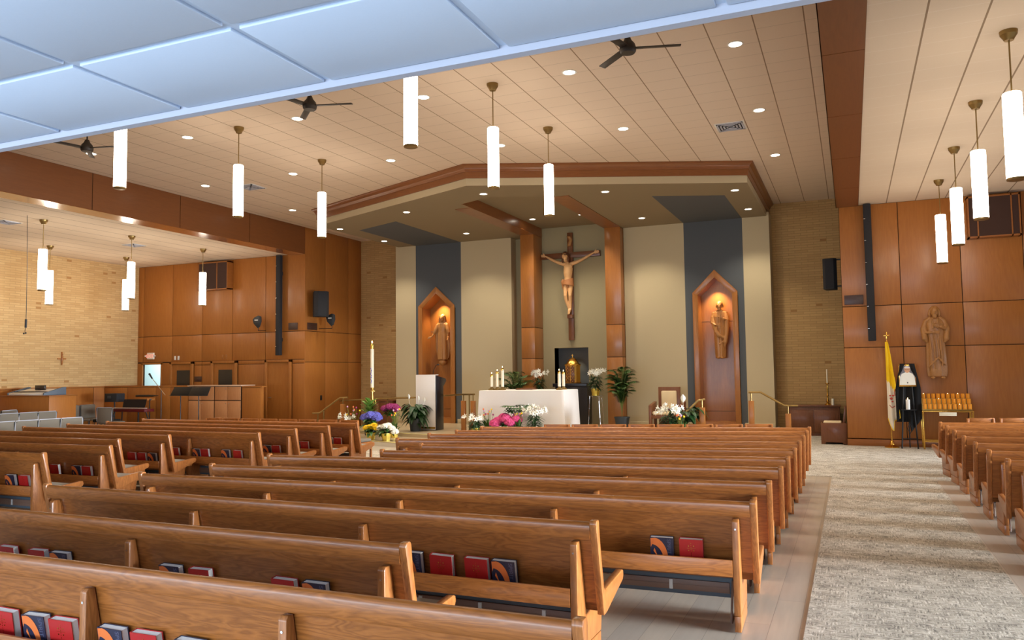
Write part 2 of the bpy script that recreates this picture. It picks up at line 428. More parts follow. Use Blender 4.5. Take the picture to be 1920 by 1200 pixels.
# left wing front wall with door openings
b = MB(); b.box(XWL, XL-.005, YP+.02, YP+.07, 2.0, ZW+.2); b.box(XWL, -20.36, YP+.02, YP+.07, 0, 2.0); b.box(-19.6, XL-.005, YP+.02, YP+.07, 0, 2.0)
b.mi = 1
panelled(b, 1, YP+.02, [XWL, -20.36, -19.15, -17.95, -16.78, -15.55, XL], [2.06, 2.86, ZW])
panelled(b, 1, YP+.02, [-19.56, -19.22], [0, 2.04]); panelled(b, 1, YP+.02, [-18.25, -17.95, -17.58], [0, 1.95, 2.06]); panelled(b, 1, YP+.02, [-16.55, -15.55], [0, 1.95, 2.06]); panelled(b, 1, YP+.02, [-14.58, XL], [0, 1.95, 2.06])
b.mi = 1; panelled(b, 1, YP+.02, [XWL, -20.38], [0, 2.04])
struct('wall_left_front', b, ['joint', 'panel'])
# bright corridor seen through the opening under the exit sign
b = MB(); b.box(-22.6, -19.3, 19.6, 19.7, 0, 2.6); b.box(-22.7, -22.6, YP+.08, 19.7, 0, 2.6); b.box(-19.4, -19.3, YP+.08, 19.6, 0, 2.6); b.box(-22.6, -19.3, YP+.08, 19.7, 2.5, 2.6)
b.box(-22.6, -19.3, YP+.08, 19.7, -.1, 0); b.box(-22.6, -20.85, YP+.08, YP+.16, 0, 2.5)
struct('wall_corridor', b, 'hall_paint')
l = area('corridor_lamp', (-20.8, 18.9, 2.45), (0, 0, 0), 1.6, .6, 42, (.8, .95, 1.0))
b = MB(); b.box(XL-.2, XL-.018, YP+.03, YB+.2, 0, ZC); b.mi = 1
panelled(b, 0, XL-.018, [YP-.004, 19.04, 20.2, YB], [.0, 1.98, 2.86, ZC], side=1)
struct('wall_left_sanctuary', b, ['joint', 'panel'])
# wing side walls
b = MB(); b.box(XWL-.2, XWL, YR, YP+.07, 0, ZW+.1); struct('wall_left', b, 'brick_y')
b = MB(); b.box(XWL, XWL+.03, YR, YP, 0, 1.34); b.mi = 1
panelled(b, 0, XWL+.03, [YR+k*1.22 for k in range(18)][:17]+[YP], [.0, 1.33], side=1); b.box(XWL, XWL+.06, YR, YP, 1.33, 1.36)
struct('trim_3', b, ['joint', 'panel'])
# right wing side wall with a band of window openings
b = MB(); b.box(XWR, XWR+.2, YR, YP+.2, 2.2, ZW+.2); b.box(XWR, XWR+.2, YR, YP+.2, 0, .25)
for y0, y1 in ((YR, 2.5), (6.0, 6.5), (10.0, 10.5), (14.0, 14.5), (17.5, 18.3)): b.box(XWR, XWR+.2, y0, y1, .25, 2.2)
struct('wall_right', b, 'brick_y')
# rear wall with openings
b = MB(); b.box(-20.8, 6.8, YR-.2, YR, 2.25, ZC); b.box(-20.8, 6.8, YR-.2, YR, 0, .25); b.box(-20.8, -11, YR-.2, YR, 0, 2.3); b.box(1.2, 6.8, YR-.2, YR, 0, 2.3)
for x in (-8, -5, -2): b.box(x-.1, x+.1, YR-.2, YR, .2, 2.3)
struct('wall_rear', b, 'beige_paint')
# brick to both sides of the altar wall
b = MB(); b.box(XL-.2, .2, YB, YB+.25, 0, ZC+.1); struct('wall_back', b, 'brick_x')
# altar wall: beige and blue painted bays, recessed middle
YA = 20.2; YRc = 20.55; ZS = 5.40; PZ = .18
b = MB()
for i, (x0, x1, m) in enumerate(((-12.45, -11.76, 0), (-11.76, -11.6, 1), (-10.45, -10.26, 1), (-10.26, -8.68, 0), (-5.43, -3.84, 0), (-3.84, -3.62, 1), (-2.53, -2.38, 1), (-2.38, -1.74, 0))):
    b.mi = m; b.box(x0, x1, YA, YB, 0, ZS+.1)
for cx in (-11.03, -3.08):   # above the gabled recesses
    b.mi = 1; hw = .58; xa = -11.6 if cx < -8 else -3.62; xb = -10.45 if cx < -8 else -2.53
    b.prism([(xa, 3.5), (cx, 4.05), (xb, 3.5), (xb, ZS+.1), (xa, ZS+.1)], 1, YA, YB)
    b.mi = 0; b.box(xa, xb, YA+.5, YB, 0, 4.2)
b.mi = 2
# recess wall with tabernacle niche
b.box(-8.68, -7.55, YRc, YB, 0, ZS+.5); b.box(-6.57, -5.43, YRc, YB, 0, ZS+.5); b.box(-7.55, -6.57, YRc, YB, 2.27, ZS+.5)
b.box(-7.55, -6.57, YRc, YB, 0, .5)
b.mi = 1; b.box(-7.6, -6.5, YB-.02, YB+.02, .5, 2.3)
for xx in (-7.56, -6.57): b.box(xx, xx+.01, YRc+.005, YB, .5, 2.27)
struct('wall_altar', b, ['beige_paint', 'blue_paint', 'olive_paint'])
b = MB()
for x0, x1 in ((-12.45, -11.7), (-10.4, -8.68), (-5.43, -3.7), (-2.45, -1.74)): b.box(x0, x1, YA-.025, YA, PZ, PZ+.12, bev=.004)
struct('baseboard_altar', b, 'beige_paint')
# platform with steps
b = MB()
b.prism([(-12.45, 16.1), (-7.05, 14.35), (-1.7, 16.1), (-1.7, 20.95), (-12.45, 20.95)], 2, 0, .10)
b.mi = 1
for p, q in (((-12.45, 16.1), (-7.05, 14.35)), ((-7.05, 14.35), (-1.7, 16.1))):
    d = (Vector(q)-Vector(p)).normalized(); n_ = Vector((d.y, -d.x))*.004
    if n_.y > 0: n_ = -n_
    b.prism([(p[0], p[1]), (q[0], q[1]), (q[0]+n_.x, q[1]+n_.y), (p[0]+n_.x, p[1]+n_.y)], 2, 0, .085)
b.mi = 0
b.prism([(-12.45, 17.35), (-9.7, 16.5), (-7.05, 15.85), (-4.4, 16.5), (-1.7, 17.35), (-1.7, 20.95), (-12.45, 20.95)], 2, .10, PZ)
b.mi = 2
for L_, z in ((((-12.4, 16.1), (-7.05, 14.37), (-1.75, 16.1)), .10), (((-12.4, 17.35), (-9.7, 16.5), (-7.05, 15.86), (-4.4, 16.5), (-1.75, 17.35)), PZ)):
    for p, q in zip(L_, L_[1:]): b.prism([(p[0], p[1]+.005), (q[0], q[1]+.005), (q[0], q[1]+.04), (p[0], p[1]+.04)], 2, z, z+.002)
struct('floor', b, ['platform_stone', 'riser_pale', 'nosing_yellow'])
# canopy over the sanctuary
Lc, Kc, Rc = (-12.35, 16.28), (-7.02, 14.08), (-1.80, 16.36)
def along(p, q, t_): return (p[0]+(q[0]-p[0])*t_, p[1]+(q[1]-p[1])*t_)
fr = lambda x: (x, Kc[1]+(Lc[1]-Kc[1])*(Kc[0]-x)/(Kc[0]-Lc[0])) if x < Kc[0] else (x, Kc[1]+(Rc[1]-Kc[1])*(x-Kc[0])/(Rc[0]-Kc[0]))
cl, cr_ = -7.87, -5.87; cf = 1.15
b = MB()
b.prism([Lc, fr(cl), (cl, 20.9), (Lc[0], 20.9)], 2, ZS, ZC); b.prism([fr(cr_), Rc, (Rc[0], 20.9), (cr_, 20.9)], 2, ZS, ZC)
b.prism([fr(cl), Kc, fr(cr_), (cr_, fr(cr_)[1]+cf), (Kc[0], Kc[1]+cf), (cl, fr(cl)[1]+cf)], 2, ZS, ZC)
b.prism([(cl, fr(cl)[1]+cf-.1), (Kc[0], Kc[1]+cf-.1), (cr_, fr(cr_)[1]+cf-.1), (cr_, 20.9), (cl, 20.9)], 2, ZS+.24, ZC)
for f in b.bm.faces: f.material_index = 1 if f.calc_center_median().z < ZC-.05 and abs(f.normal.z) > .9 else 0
b.mi = 2; e_ = .003
fb = lambda x, d: (x, fr(x)[1]+d)
b.prism([fb(-11.76, 1.25), fb(-10.27, 1.25), (-10.27, 20.2), (-11.76, 20.2)], 2, ZS-e_, ZS+.01)
b.prism([fb(-3.84, 1.25), fb(-2.39, 1.25), (-2.39, 20.2), (-3.84, 20.2)], 2, ZS-e_, ZS+.01)
struct('ceiling_canopy', b, ['beige_paint', 'soffit_paint', 'blue_paint'])
# stained wood crown round the canopy
def crown(b, pts, prof):
    """prof: list of (outset, z)"""
    def offs(o):
        res = []
        for i, p in enumerate(pts):
            ns = []
            for j in (i-1, i):
                if 0 <= j < len(pts)-1:
                    d = (Vector(pts[j+1])-Vector(pts[j])).normalized(); ns.append(Vector((d.y, -d.x)))
            n_ = sum(ns, Vector((0, 0))); n_ = n_/(n_.length**2)*len(ns) if len(ns) == 2 else n_
            res.append((p[0]+n_.x*o, p[1]+n_.y*o))
        return res
    rows = [[(x, y, z) for x, y in offs(o)] for o, z in prof]
    b.sheet(rows)
b = MB(); crown(b, [(Lc[0], 20.9), Lc, Kc, Rc, (Rc[0], 20.9)], [(0.0, 5.55), (.022, 5.55), (.022, 5.68), (.035, 5.685), (.04, 5.70), (.055, 5.72), (.062, 5.745), (.09, 5.765), (.115, 5.79), (.12, 5.80), (.13, 5.80), (.13, 5.819), (0.0, 5.819)])
bmesh.ops.recalc_face_normals(b.bm, faces=b.bm.faces)
struct('trim_4', b, 'maple_flat', angle=25)
# coffer bands and pillars framing the crucifix
b = MB(); b.box(-8.27, -7.88, fr(-8.08)[1]+cf+.35, 19.9, ZS-.012, ZS+.002); b.box(-7.885, -7.86, fr(cl)[1]+cf, 20.5, ZS-.012, ZS+.24)
b.box(-5.86, -5.44, fr(-5.65)[1]+cf, 19.9, ZS-.012, ZS+.002); b.box(-5.88, -5.86, fr(cr_)[1]+cf, 20.5, ZS-.012, ZS+.24)
struct('trim_5', b, 'maple_flat')
for k, (x0, x1) in enumerate(((-8.27, -7.88), (-5.86, -5.44))):
    b = MB(); b.box(x0+.008, x1-.008, 19.908, YRc, PZ, ZS); b.mi = 1
    for z0, z1 in ((PZ, 1.98), (1.98, 2.83), (2.83, ZS)): b.box(x0, x1, 19.9, YRc, z0+.008, z1-.008, bev=.003)
    struct('trim_%d' % (6+k), b, ['joint', 'maple'])
# gabled shrine recesses
for k, (cx, xa, xb) in enumerate(((-11.07, -11.66, -10.47), (-3.09, -3.65, -2.54))):
    b = MB(); t_ = .13; y0, y1 = YA-.05, YA+.5; sh, ap = 3.575, 4.14
    o_ = [(xa, PZ), (xa, sh), (cx, ap), (xb, sh), (xb, PZ)]; i_ = [(xa+t_, PZ), (xa+t_, sh-.06), (cx, ap-.2), (xb-t_, sh-.06), (xb-t_, PZ)]
    for a_, b_, c_, d_ in zip(o_, o_[1:], i_[1:], i_): b.prism([a_, b_, c_, d_], 1, y0, y0+.06, bev=.003)
    for p, q in zip(i_, i_[1:]):     # reveals
        d = (Vector(q)-Vector(p)).normalized(); n_ = Vector((-d.y, d.x))*.015
        b.prism([p, q, (q[0]+n_.x, q[1]+n_.y), (p[0]+n_.x, p[1]+n_.y)], 1, y0+.06, y1)
    b.mi = 1
    for z0, z1 in ((PZ, .56), (.56, 2.85)): b.box(xa+t_, xb-t_, y1-.03, y1, z0+.006, z1-.006)
    b.prism([(xa+t_, 2.86), (xa+t_, sh-.06), (cx, ap-.2), (xb-t_, sh-.06), (xb-t_, 2.86)], 1, y1-.03, y1)
    b.box(xa+t_, xb-t_, y0+.06, y1, PZ, PZ+.14)
    struct('trim_%d' % (8+k), b, ['maple', 'maple'])
    sp = bpy.data.lights.new('shrine_lamp', 'SPOT'); sp.energy = 130; sp.color = (1, .72, .4); sp.spot_size = 1.5; sp.spot_blend = .8; sp.shadow_soft_size = .02
    o = bpy.data.objects.new('shrine_lamp', sp); C.objects.link(o); o.location = (cx, YA+.20, 3.84); o.rotation_euler = (.16, 0, 0)
# side returns of the altar wall
# doors of the left wing
def door_panel(n, x0, x1, z1, glass=None, slab='panel'):
    b = MB(); fw = .07
    b.box(x0, x0+fw, YP-.055, YP+.06, 0, z1, bev=.004); b.box(x1-fw, x1, YP-.055, YP+.06, 0, z1, bev=.004); b.box(x0, x1, YP-.055, YP+.06, z1-fw, z1, bev=.004)
    b.mi = 1; b.box(x0+fw+.004, x1-fw-.004, YP+.0, YP+.019, .01, z1-fw-.004)
    o = struct('door_%d' % n, b, ['panel', slab])
    if glass:
        g = MB(); g.box(glass[0], glass[1], YP-.006, YP, glass[2], glass[3]); g.build('window_pane', 'dark_glass', o)
    g = MB(); g.tube((x0+fw+.08, YP, .98), (x0+fw+.08, YP-.05, .98), .012); g.tube((x0+fw+.08, YP-.05, .98), (x0+fw+.19, YP-.05, .98), .01)
    g.build('door_handle', 'chrome', o)
    return o
door_panel(1, -19.20, -18.27, 2.06, (-18.94, -18.42, .95, 1.80))
door_panel(2, -17.56, -16.58, 2.06, (-17.29, -16.77, .95, 1.80))
door_panel(3, -15.53, -14.6, 2.06, None)
b = MB(); b.box(-20.42, -20.36, YP-.02, YP+.075, 0, 2.04, bev=.004); b.box(-19.6, -19.54, YP-.02, YP+.075, 0, 2.04, bev=.004); b.box(-20.42, -19.54, YP-.02, YP+.075, 1.99, 2.05, bev=.004)
struct('door_4', b, 'panel')

# ================================================================== CEILING FIXTURES
def pendant(x, y, zc, label, group, ztop=None, zbot=None):
    ztop, zbot = (5.17, 4.28) if zc > 5.5 else (4.42, 3.52)
    t_ = thing('pendant_light', label, 'pendant light', (x, y, zc), 0, group)
    b = MB(); b.lathe([(.0, -.10), (.045, -.10), (.055, -.075), (.06, -.07), (.075, -.045), (.08, -.04), (.085, 0)], n=20); b.build('ceiling_cup', 'brass_satin', t_)
    b = MB(); b.tube((0, 0, ztop-zc), (0, 0, -.09), .008, n=8); b.build('stem', 'brass_satin', t_)
    r = .082 if zc > 5.5 else .088
    b = MB(); b.lathe([(0, ztop-zc), (r*.9, ztop-zc), (r, ztop-zc-.012), (r, zbot-zc+.02)], n=24, cap=False)
    b.build('lamp_shade', 'tube_glow', t_)
    b = MB(); b.lathe([(r, zbot-zc+.02), (r, zbot-zc), (r*.9, zbot-zc-.004), (0, zbot-zc-.004)], n=24, cap=False); b.build('end_cap', 'brass_satin', t_)
    return t_
names_n = ['nearest the camera', 'second from the camera', 'farthest from the camera']
for x, side in ((-4.64, 'right'), (-9.36, 'left')):
    for k, y in enumerate((7.87, 10.2, 12.48)):
        pendant(x, y, ZC, 'glowing cylinder pendant, %s row of the nave, %s' % (side, names_n[k]), 'pendants of the nave')
rn = ['nearest and largest of its row of four', 'second nearest of its row of four', 'third of its row of four', 'farthest of its row of four']
for k, y in enumerate((9.27, 11.62, 13.96, 16.32)):
    pendant(1.61, y, ZW, 'glowing cylinder pendant over the right-wing pews, '+rn[k], 'pendants of the right wing')
for x, y, s in ((-16.05, 11.58, 'left wing, nearer the nave and nearest the camera'), (-16.05, 13.87, 'left wing, nearer the nave, middle of three'), (-16.05, 16.18, 'left wing, hanging before the brown speaker grille'),
                (-19.1, 13.98, 'left wing, outer row, seen at far left before brick'), (-19.1, 16.33, 'left wing, outer row, close to the brick corner')):
    pendant(x, y, ZW, 'glowing cylinder pendant, '+s, 'pendants of the left wing')
def downlight(x, y, z, label, group, power, col=(1, .86, .68), r=.085):
    t_ = thing('downlight', label, 'downlight', (x, y, z), 0, group)
    b = MB(); b.lathe([(r+.02, 0), (r+.02, -.004), (r, -.006), (r-.005, -.002)], n=24, cap=False); b.build('trim_ring', 'white_plastic', t_)
    b = MB(); b.lathe([(0, -.0035), (r-.002, -.0035)], n=24, cap=False); b.build('lens', 'lens_glow', t_)
    l = bpy.data.lights.new('downlight_lamp', 'SPOT'); l.energy = power; l.color = col; l.spot_size = math.radians(110); l.spot_blend = .7; l.shadow_soft_size = .07
    o = bpy.data.objects.new('downlight_lamp', l); C.objects.link(o); o.parent = t_; o.location = (0, 0, -.02)
col6 = ['beside the left beam', 'second from the left beam', 'third from the left beam', 'fourth from the left beam', 'fifth from the left beam', 'beside the right beam']
row3 = ['row nearest camera', 'middle row', 'row by altar']
for j, y in enumerate((10.25, 13.1, 16.05)):
    for i, x in enumerate((-12.95, -10.56, -8.18, -5.82, -3.48, -1.22)):
        if j == 2 and i not in (0, 5): continue
        downlight(x, y, ZC, 'round nave ceiling light, %s, %s' % (row3[j], col6[i]), 'downlights of the nave', SPOT_W)
for x, y, s in ((-12.1, 16.9, 'left front corner'), (-12.12, 19.05, 'left rear corner'), (-9.44, 15.8, 'left of the point'), (-7.02, 14.9, 'at the point in front'), (-9.48, 19.0, 'left of the crucifix'),
                (-4.63, 15.85, 'right of the point'), (-2.12, 16.95, 'right front corner'), (-2.1, 19.12, 'right rear corner'), (-4.64, 19.05, 'right of the crucifix')):
    downlight(x, y, ZS-.001, 'round recessed light in the beige canopy soffit, '+s, 'downlights of the canopy', CSPOT_W, (1, .88, .70), .075)
for x, s in ((-7.58, 'left'), (-6.22, 'right')):
    downlight(x, 19.1, ZS+.24, 'round recessed light in the raised coffer before the crucifix, '+s+' one', 'downlights of the coffer', CSPOT_W, (1, .88, .70), .075)
def fan(x, y, rot, label):
    z = ZC; t_ = thing('ceiling_fan', label, 'ceiling fan', (x, y, z), rot, 'dark ceiling fans')
    b = MB(); b.tube((0, 0, 0), (0, 0, -.25), .012); b.lathe([(.03, -.08), (.06, -.01), (.06, 0)], n=16); b.build('rod', 'fan_bronze', t_)
    b = MB(); b.lathe([(0, -.42), (.08, -.42), (.095, -.40), (.10, -.36), (.085, -.31), (.05, -.27), (.03, -.22), (0, -.22)], n=20, cap=False); b.build('motor', 'fan_bronze', t_)
    for k in range(3):
        b = MB(); m = Matrix.Rotation(k*2*PI/3, 4, 'Z')@Matrix.Translation((0, 0, -.36))@Matrix.Rotation(.18, 4, 'X')
        b.box(.06, .62, -.045, .045, -.006, .006, bev=.003, mat=m); b.build('blade', 'fan_bronze', t_)
fan(-11.6, 9.1, .25, 'dark three-bladed ceiling fan at far left beside the left beam')
fan(-6.95, 8.98, .30, 'dark three-bladed ceiling fan left of the centre pendant')
fan(-2.3, 8.95, .28, 'dark three-bladed ceiling fan in the right half of the nave ceiling')
def vent(x, y, z, label, s=.5):
    t_ = thing('ceiling_vent', label, 'air vent', (x, y, z), 0, 'square ceiling vents')
    b = MB(); b.box(-s/2, s/2, -s/2, s/2, -.006, 0, bev=.002); b.build('frame', 'white_plastic', t_)
    b = MB()
    for k in range(4):
        r0 = s*.44-k*s*.1; 
        for sx, sy in ((1, 0), (-1, 0), (0, 1), (0, -1)):
            if sx: b.box(min(sx*r0, sx*(r0-.03)), max(sx*r0, sx*(r0-.03)), -r0, r0, -.016, -.006)
            else: b.box(-r0, r0, min(sy*r0, sy*(r0-.03)), max(sy*r0, sy*(r0-.03)), -.016, -.006)
    b.build('louvre', 'grid_white', t_)
    b = MB(); b.box(-s*.42, s*.42, -s*.42, s*.42, -.008, -.006); b.build('duct', 'speaker_black', t_)
vent(-1.76, 13.78, ZC, 'square white air vent in the nave ceiling at the right')
vent(-12.15, 13.62, ZC, 'square white air vent in the nave ceiling behind the second left pendant')
vent(-17.0, 11.4, ZW, 'square white air vent in the left wing ceiling at the picture edge', .45)
vent(-17.15, 14.9, ZW, 'square white air vent in the left wing ceiling beside a pendant cup', .45)
vent(3.3, 13.0, ZW, 'square white air vent in the right wing ceiling', .45)

# ================================================================== PEWS
HP = .81
def back_y(z): return (HP-z)*.2
def pew(xl, yl, xr, yr, label, group, kneel=True, legs=None):
    L = math.hypot(xr-xl, yr-yl); t_ = thing('pew', label, 'pew', (xl, yl, 0), math.atan2(yr-yl, xr-xl), group)
    e = .042
    b = MB(); b.prism([(back_y(.34), .34), (back_y(.73), .73), (back_y(.73)+.02, .73), (back_y(.34)+.02, .34)], 0, e, L-e)
    for x0, x1 in ((e, .15), (L-.15, L-e)): b.prism([(back_y(.30)-.006, .30), (back_y(.73)-.006, .73), (back_y(.73), .73), (back_y(.30), .30)], 0, x0, x1)
    b.prism([(back_y(.30)-.006, .30), (back_y(.345)-.006, .345), (back_y(.345)+.02, .345), (back_y(.30)+.02, .30)], 0, e, L-e)
    b.build('backrest', 'oak', t_)
    b = MB(); b.prism([(-.012, .712), (-.02, .725), (-.024, .785), (-.018, .803), (-.004, .81), (.012, .808), (.022, .798), (.03, .72), (.02, .712)], 0, e, L-e); b.build('top_rail', 'oak', t_, angle=50)
    for x0 in (0, L-e):
        b = MB(); b.prism([(-.03, .80), (-.022, .82), (.018, .822), (.028, .805), (.04, .70), (.098, .435), (.112, .415), (.46, .448), (.485, .44), (.49, .41), (.475, .385), (.15, .285), (.09, .278)], 0, x0, x0+e, bev=.006)
        b.build('end_panel', 'oak_upright', t_)
    b = MB(); b.box(e, L-e, .115, .455, .335, .365, bev=.004); b.build('seat', 'oak', t_)
    b = MB(); b.box(e+.005, L-e-.005, .118, .462, .365, .418, bev=.018); b.build('cushion', 'grey_fabric', t_, angle=60)
    n = legs or max(2, round((L-.26)/1.36)+1); xs = [.13+(L-.26)*k/(n-1) for k in range(n)]
    for k, x in enumerate(xs):
        yb = -.05 if k in (0, n-1) else -.03
        b = MB(); b.prism([(yb, .106), (yb, .685), (yb+.012, .70), (back_y(.70)-.007, .70), (back_y(.31)-.007, .31), (.13, .33), (.40, .33), (.37, .106)], 0, x-.021, x+.021, bev=.005)
        lg = b.build('leg', 'oak_upright', t_)
        b = MB(); b.box(x-.02, x+.02, yb+.003, .367, 0.006, .102, bev=.003); b.build('foot', 'oak_upright', lg)
        b = MB(); b.tube((x, yb+.002, .64), (x, yb-.003, .64), .006, n=8); b.build('screw_cap', 'chrome', lg)
    b = MB(); b.box(xs[0]+.022, xs[-1]-.022, -.052, -.034, .343, .447, bev=.004); b.box(xs[0]+.022, xs[-1]-.022, -.034, .08, .343, .353); b.build('book_rack', 'oak', t_)
    if kneel:
        b = MB(); b.box(xs[0]+.06, xs[-1]-.05, .20, .235, .145, .275, bev=.008); kn = b.build('kneeler', 'vinyl_grey', t_)
        b = MB(); b.box(xs[0]+.07, xs[-1]-.07, .186, .2, .175, .245, bev=.003); b.box(xs[0]+.07, xs[-1]-.07, .183, .186, .208, .212); b.build('kneeler_rail', 'steel_brown', kn)
        b = MB(); x = xs[0]+.2
        while x < xs[-1]-.1:
            b.box(x-.012, x+.012, .176, .186, .178, .242, bev=.002); x += .42
        b.build('rubber_stop', 'white_plastic', kn)
        for x in (xs[0]+.05, xs[-1]-.05):
            b = MB(); b.path([(x, .19, .26), (x, .10, .12), (x, .06, .03), (x+(.02 if x < L/2 else -.02)*0, .30, .025)], .008, 6); b.build('kneeler_arm', 'steel_brown', kn)
    return t_, L
centre = [('A', -5.55, 2.57, -.85, 2.57), ('B', -5.78, 3.42, -2.02, 3.39), ('C', -5.83, 4.28, -1.32, 4.24), ('D', -5.69, 5.05, -.58, 5.21), ('E', -5.58, 5.75, -.57, 6.15), ('F', -5.65, 6.63, -.56, 7.06), ('G', -4.75, 7.38, -.56, 7.88),
          ('H', -4.69, 8.12, -.55, 8.70), ('I', -5.38, 8.72, -.55, 9.53), ('J', -5.36, 9.51, -.55, 10.34), ('K', -5.28, 10.17, -.55, 11.12), ('L', -5.23, 10.90, -.55, 11.82)]
cl_lab = ['nearest oak pew, its back along the bottom edge of the picture', 'second oak pew from the camera, its right end set well to the left',
          'oak pew with three upright books seen whole in its rack, third from the camera', 'oak pew whose open underside with grey kneeler shows beside the right aisle',
          'oak pew directly beyond the one with the open underside by the aisle', 'centre-block oak pew, sixth from the camera', 'centre-block oak pew, seventh from the camera, one end short of the central aisle',
          'centre-block oak pew, eighth from the camera, shorter, behind a longer one', 'centre-block oak pew, ninth from the camera, just beyond the short pair',
          'centre-block oak pew, third from the front', 'centre-block oak pew, second from the front', 'frontmost long oak pew of the centre block']
PW = {}
for (k, *c), lb in zip(centre, cl_lab): PW[k] = pew(*c, lb, 'pews of the centre block', legs={'A': 5, 'B': 3}.get(k))
left = [('a0', -13.1, 5.25, -8.72, 5.22), ('a', -13.1, 5.98, -8.21, 6.01), ('b', -13.1, 6.83, -8.25, 6.89), ('c', -13.1, 7.63, -8.96, 7.61), ('d', -13.15, 8.38, -8.85, 8.35), ('e', -13.02, 9.12, -7.82, 9.0), ('f', -12.87, 9.83, -7.80, 9.79), ('g', -12.74, 10.53, -7.69, 10.46), ('h', -12.75, 11.34, -7.68, 11.25)]
ll = ['nearest oak pew of the left block, only its seat end showing', 'left-block oak pew ending first at the left edge, two books inside', 'left-block oak pew with red, navy and red books near its end',
      'left-block oak pew directly before the pew with three books, its end set back', 'left-block oak pew with a red and a navy book close to its end', 'left-block oak pew with a long row of six books in its rack',
      'left-block oak pew third from the front', 'left-block oak pew second from the front', 'frontmost long oak pew of the left block, beside the flowers']
for (k, *c), lb in zip(left, ll): PW[k] = pew(*c, lb, 'pews of the left block')
right = [('1', 1.22, 8.19, 5.9, 8.19), ('2', 1.19, 9.01, 5.9, 9.01), ('3', 1.18, 9.87, 5.9, 9.87), ('4', 1.17, 10.73, 5.9, 10.9), ('5', 1.17, 11.66, 5.9, 11.95), ('6', 1.17, 12.5, 5.9, 12.95), ('7', 1.16, 13.3, 5.9, 14.0), ('0', 1.22, 7.37, 5.9, 7.37)]
rl = ['right-wing oak pew, second from the right picture edge, its end partly seen', 'right-wing oak pew, third along the aisle from the camera', 'right-wing oak pew, fourth along the aisle from the camera', 'right-wing oak pew, middle of the row ends along the aisle',
      'right-wing oak pew, third from the front', 'right-wing oak pew, second from the front', 'frontmost right-wing oak pew, beside the votive candle stand', 'right-wing oak pew nearest the camera, cut off by the right picture edge']
for (k, *c), lb in zip(right, rl): PW[k] = pew(*c, lb, 'pews of the right wing')

# books in the racks
def book_meshes(kind, detail):
    W_, H_, T_ = .15, .182, .034
    b = MB(); b.box(.003, W_, -.003-T_*0, .0, 0, H_); b.box(.003, W_, T_, T_+.003, 0, H_); b.box(.0, .003, -.003, T_+.003, 0, H_)
    cov = b.build('cover', 'book_red' if kind == 'r' else 'book_navy', mesh_only=True, angle=0)
    b = MB(); b.box(.004, W_-.004, .0005, T_-.0005, .003, H_-.003); pg = b.build('pages', 'paper', mesh_only=True, angle=0)
    b = MB()
    if kind == 'n':
        pts_o = [(.03+.085*math.sin(a*PI/16), .05+.130*math.cos(a*PI/16)) for a in range(9)]
        pts_i = [(.008+.075*math.sin(a*PI/16), .05+.09*math.cos(a*PI/16)) for a in range(9)]
        b.sheet([[(x, -.0042, z) for x, z in pts_o], [(x, -.0042, z) for x, z in pts_i]])
        b.sheet([[(.004, -.0042, .176), (.03, -.0042, .179)], [(.004, -.0042, .12), (.012, -.0042, .138)]])
        b.sheet([[(.02, -.0042, .10), (.028, -.0042, .118)], [(.04, -.0042, .07), (.045, -.0042, .07)]])
        em = b.build('cover_design', 'book_orange', mesh_only=True, angle=0)
    else:
        for k in range(9): b.box(.0745, .0765, -.0042, -.0035, .06+k*.012, .066+k*.012)
        for k in range(7): b.box(.050+k*.008, .054+k*.008, -.0042, -.0035, .128, .130)
        for sx in (-1, 1):
            for sz in (-1, 1): b.box(.0755+sx*.016-.003, .0755+sx*.016+.003, -.0042, -.0035, .129+sz*.014-.003, .129+sz*.014+.003)
        em = b.build('cover_emblem', 'gold', mesh_only=True, angle=0)
    return cov, pg, em
BM = {k: book_meshes(k, True) for k in 'rn'}
def lettering(body, size, mat, align='LEFT'):
    cu = bpy.data.curves.new('lettering', 'FONT'); cu.body = body; cu.size = size; cu.extrude = .0002; cu.align_x = align
    ob = bpy.data.objects.new('lettering', cu); C.objects.link(ob); bpy.context.view_layer.update()
    me = bpy.data.meshes.new_from_object(ob.evaluated_get(bpy.context.evaluated_depsgraph_get())); bpy.data.objects.remove(ob)
    me.materials.clear(); me.materials.append(M[mat]); return me
txt = lettering('SPIRIT &', .034, 'book_grey')
books = {'A': [('n', -3.64), ('r', -3.46), ('n', -3.14), ('r', -2.94), ('n', -2.68), ('r', -2.41), ('r', -3.87)], 'B': [('r', -5.07), ('r', -4.78), ('n', -4.59), ('n', -3.67), ('r', -3.44), ('r', -2.86), ('n', -2.66)],
         'C': [('n', -2.60), ('r', -2.39), ('r', -2.15), ('n', -1.975)], 'D': [('n', -1.26), ('r', -1.07)], 'a': [('n', -8.86), ('r', -8.63)], 'b': [('r', -9.3), ('n', -8.92), ('r', -8.74)],
         'd': [('r', -9.68), ('r', -9.48), ('n', -9.28)], 'e': [('n', -9.76), ('r', -9.55), ('n', -9.12), ('r', -8.95), ('n', -8.55), ('r', -8.32)], 'f': [('n', -8.45), ('r', -8.27)], 'g': [('n', -8.43), ('r', -8.26)], 'h': [('n', -8.36), ('r', -8.19)]}
where = {'A': 'nearest pew', 'B': 'second pew from camera', 'C': 'third pew from camera', 'D': 'pew with open underside', 'a': 'pew ending first at far left', 'b': 'second pew end at left',
         'd': 'fourth left-block pew', 'e': 'left-block pew with six books', 'f': 'left-block pew third from front', 'g': 'left-block pew second from front', 'h': 'frontmost left-block pew'}
ordn = ['leftmost', 'second from left', 'third from left', 'fourth from left', 'fifth from left', 'sixth from left', 'rightmost']
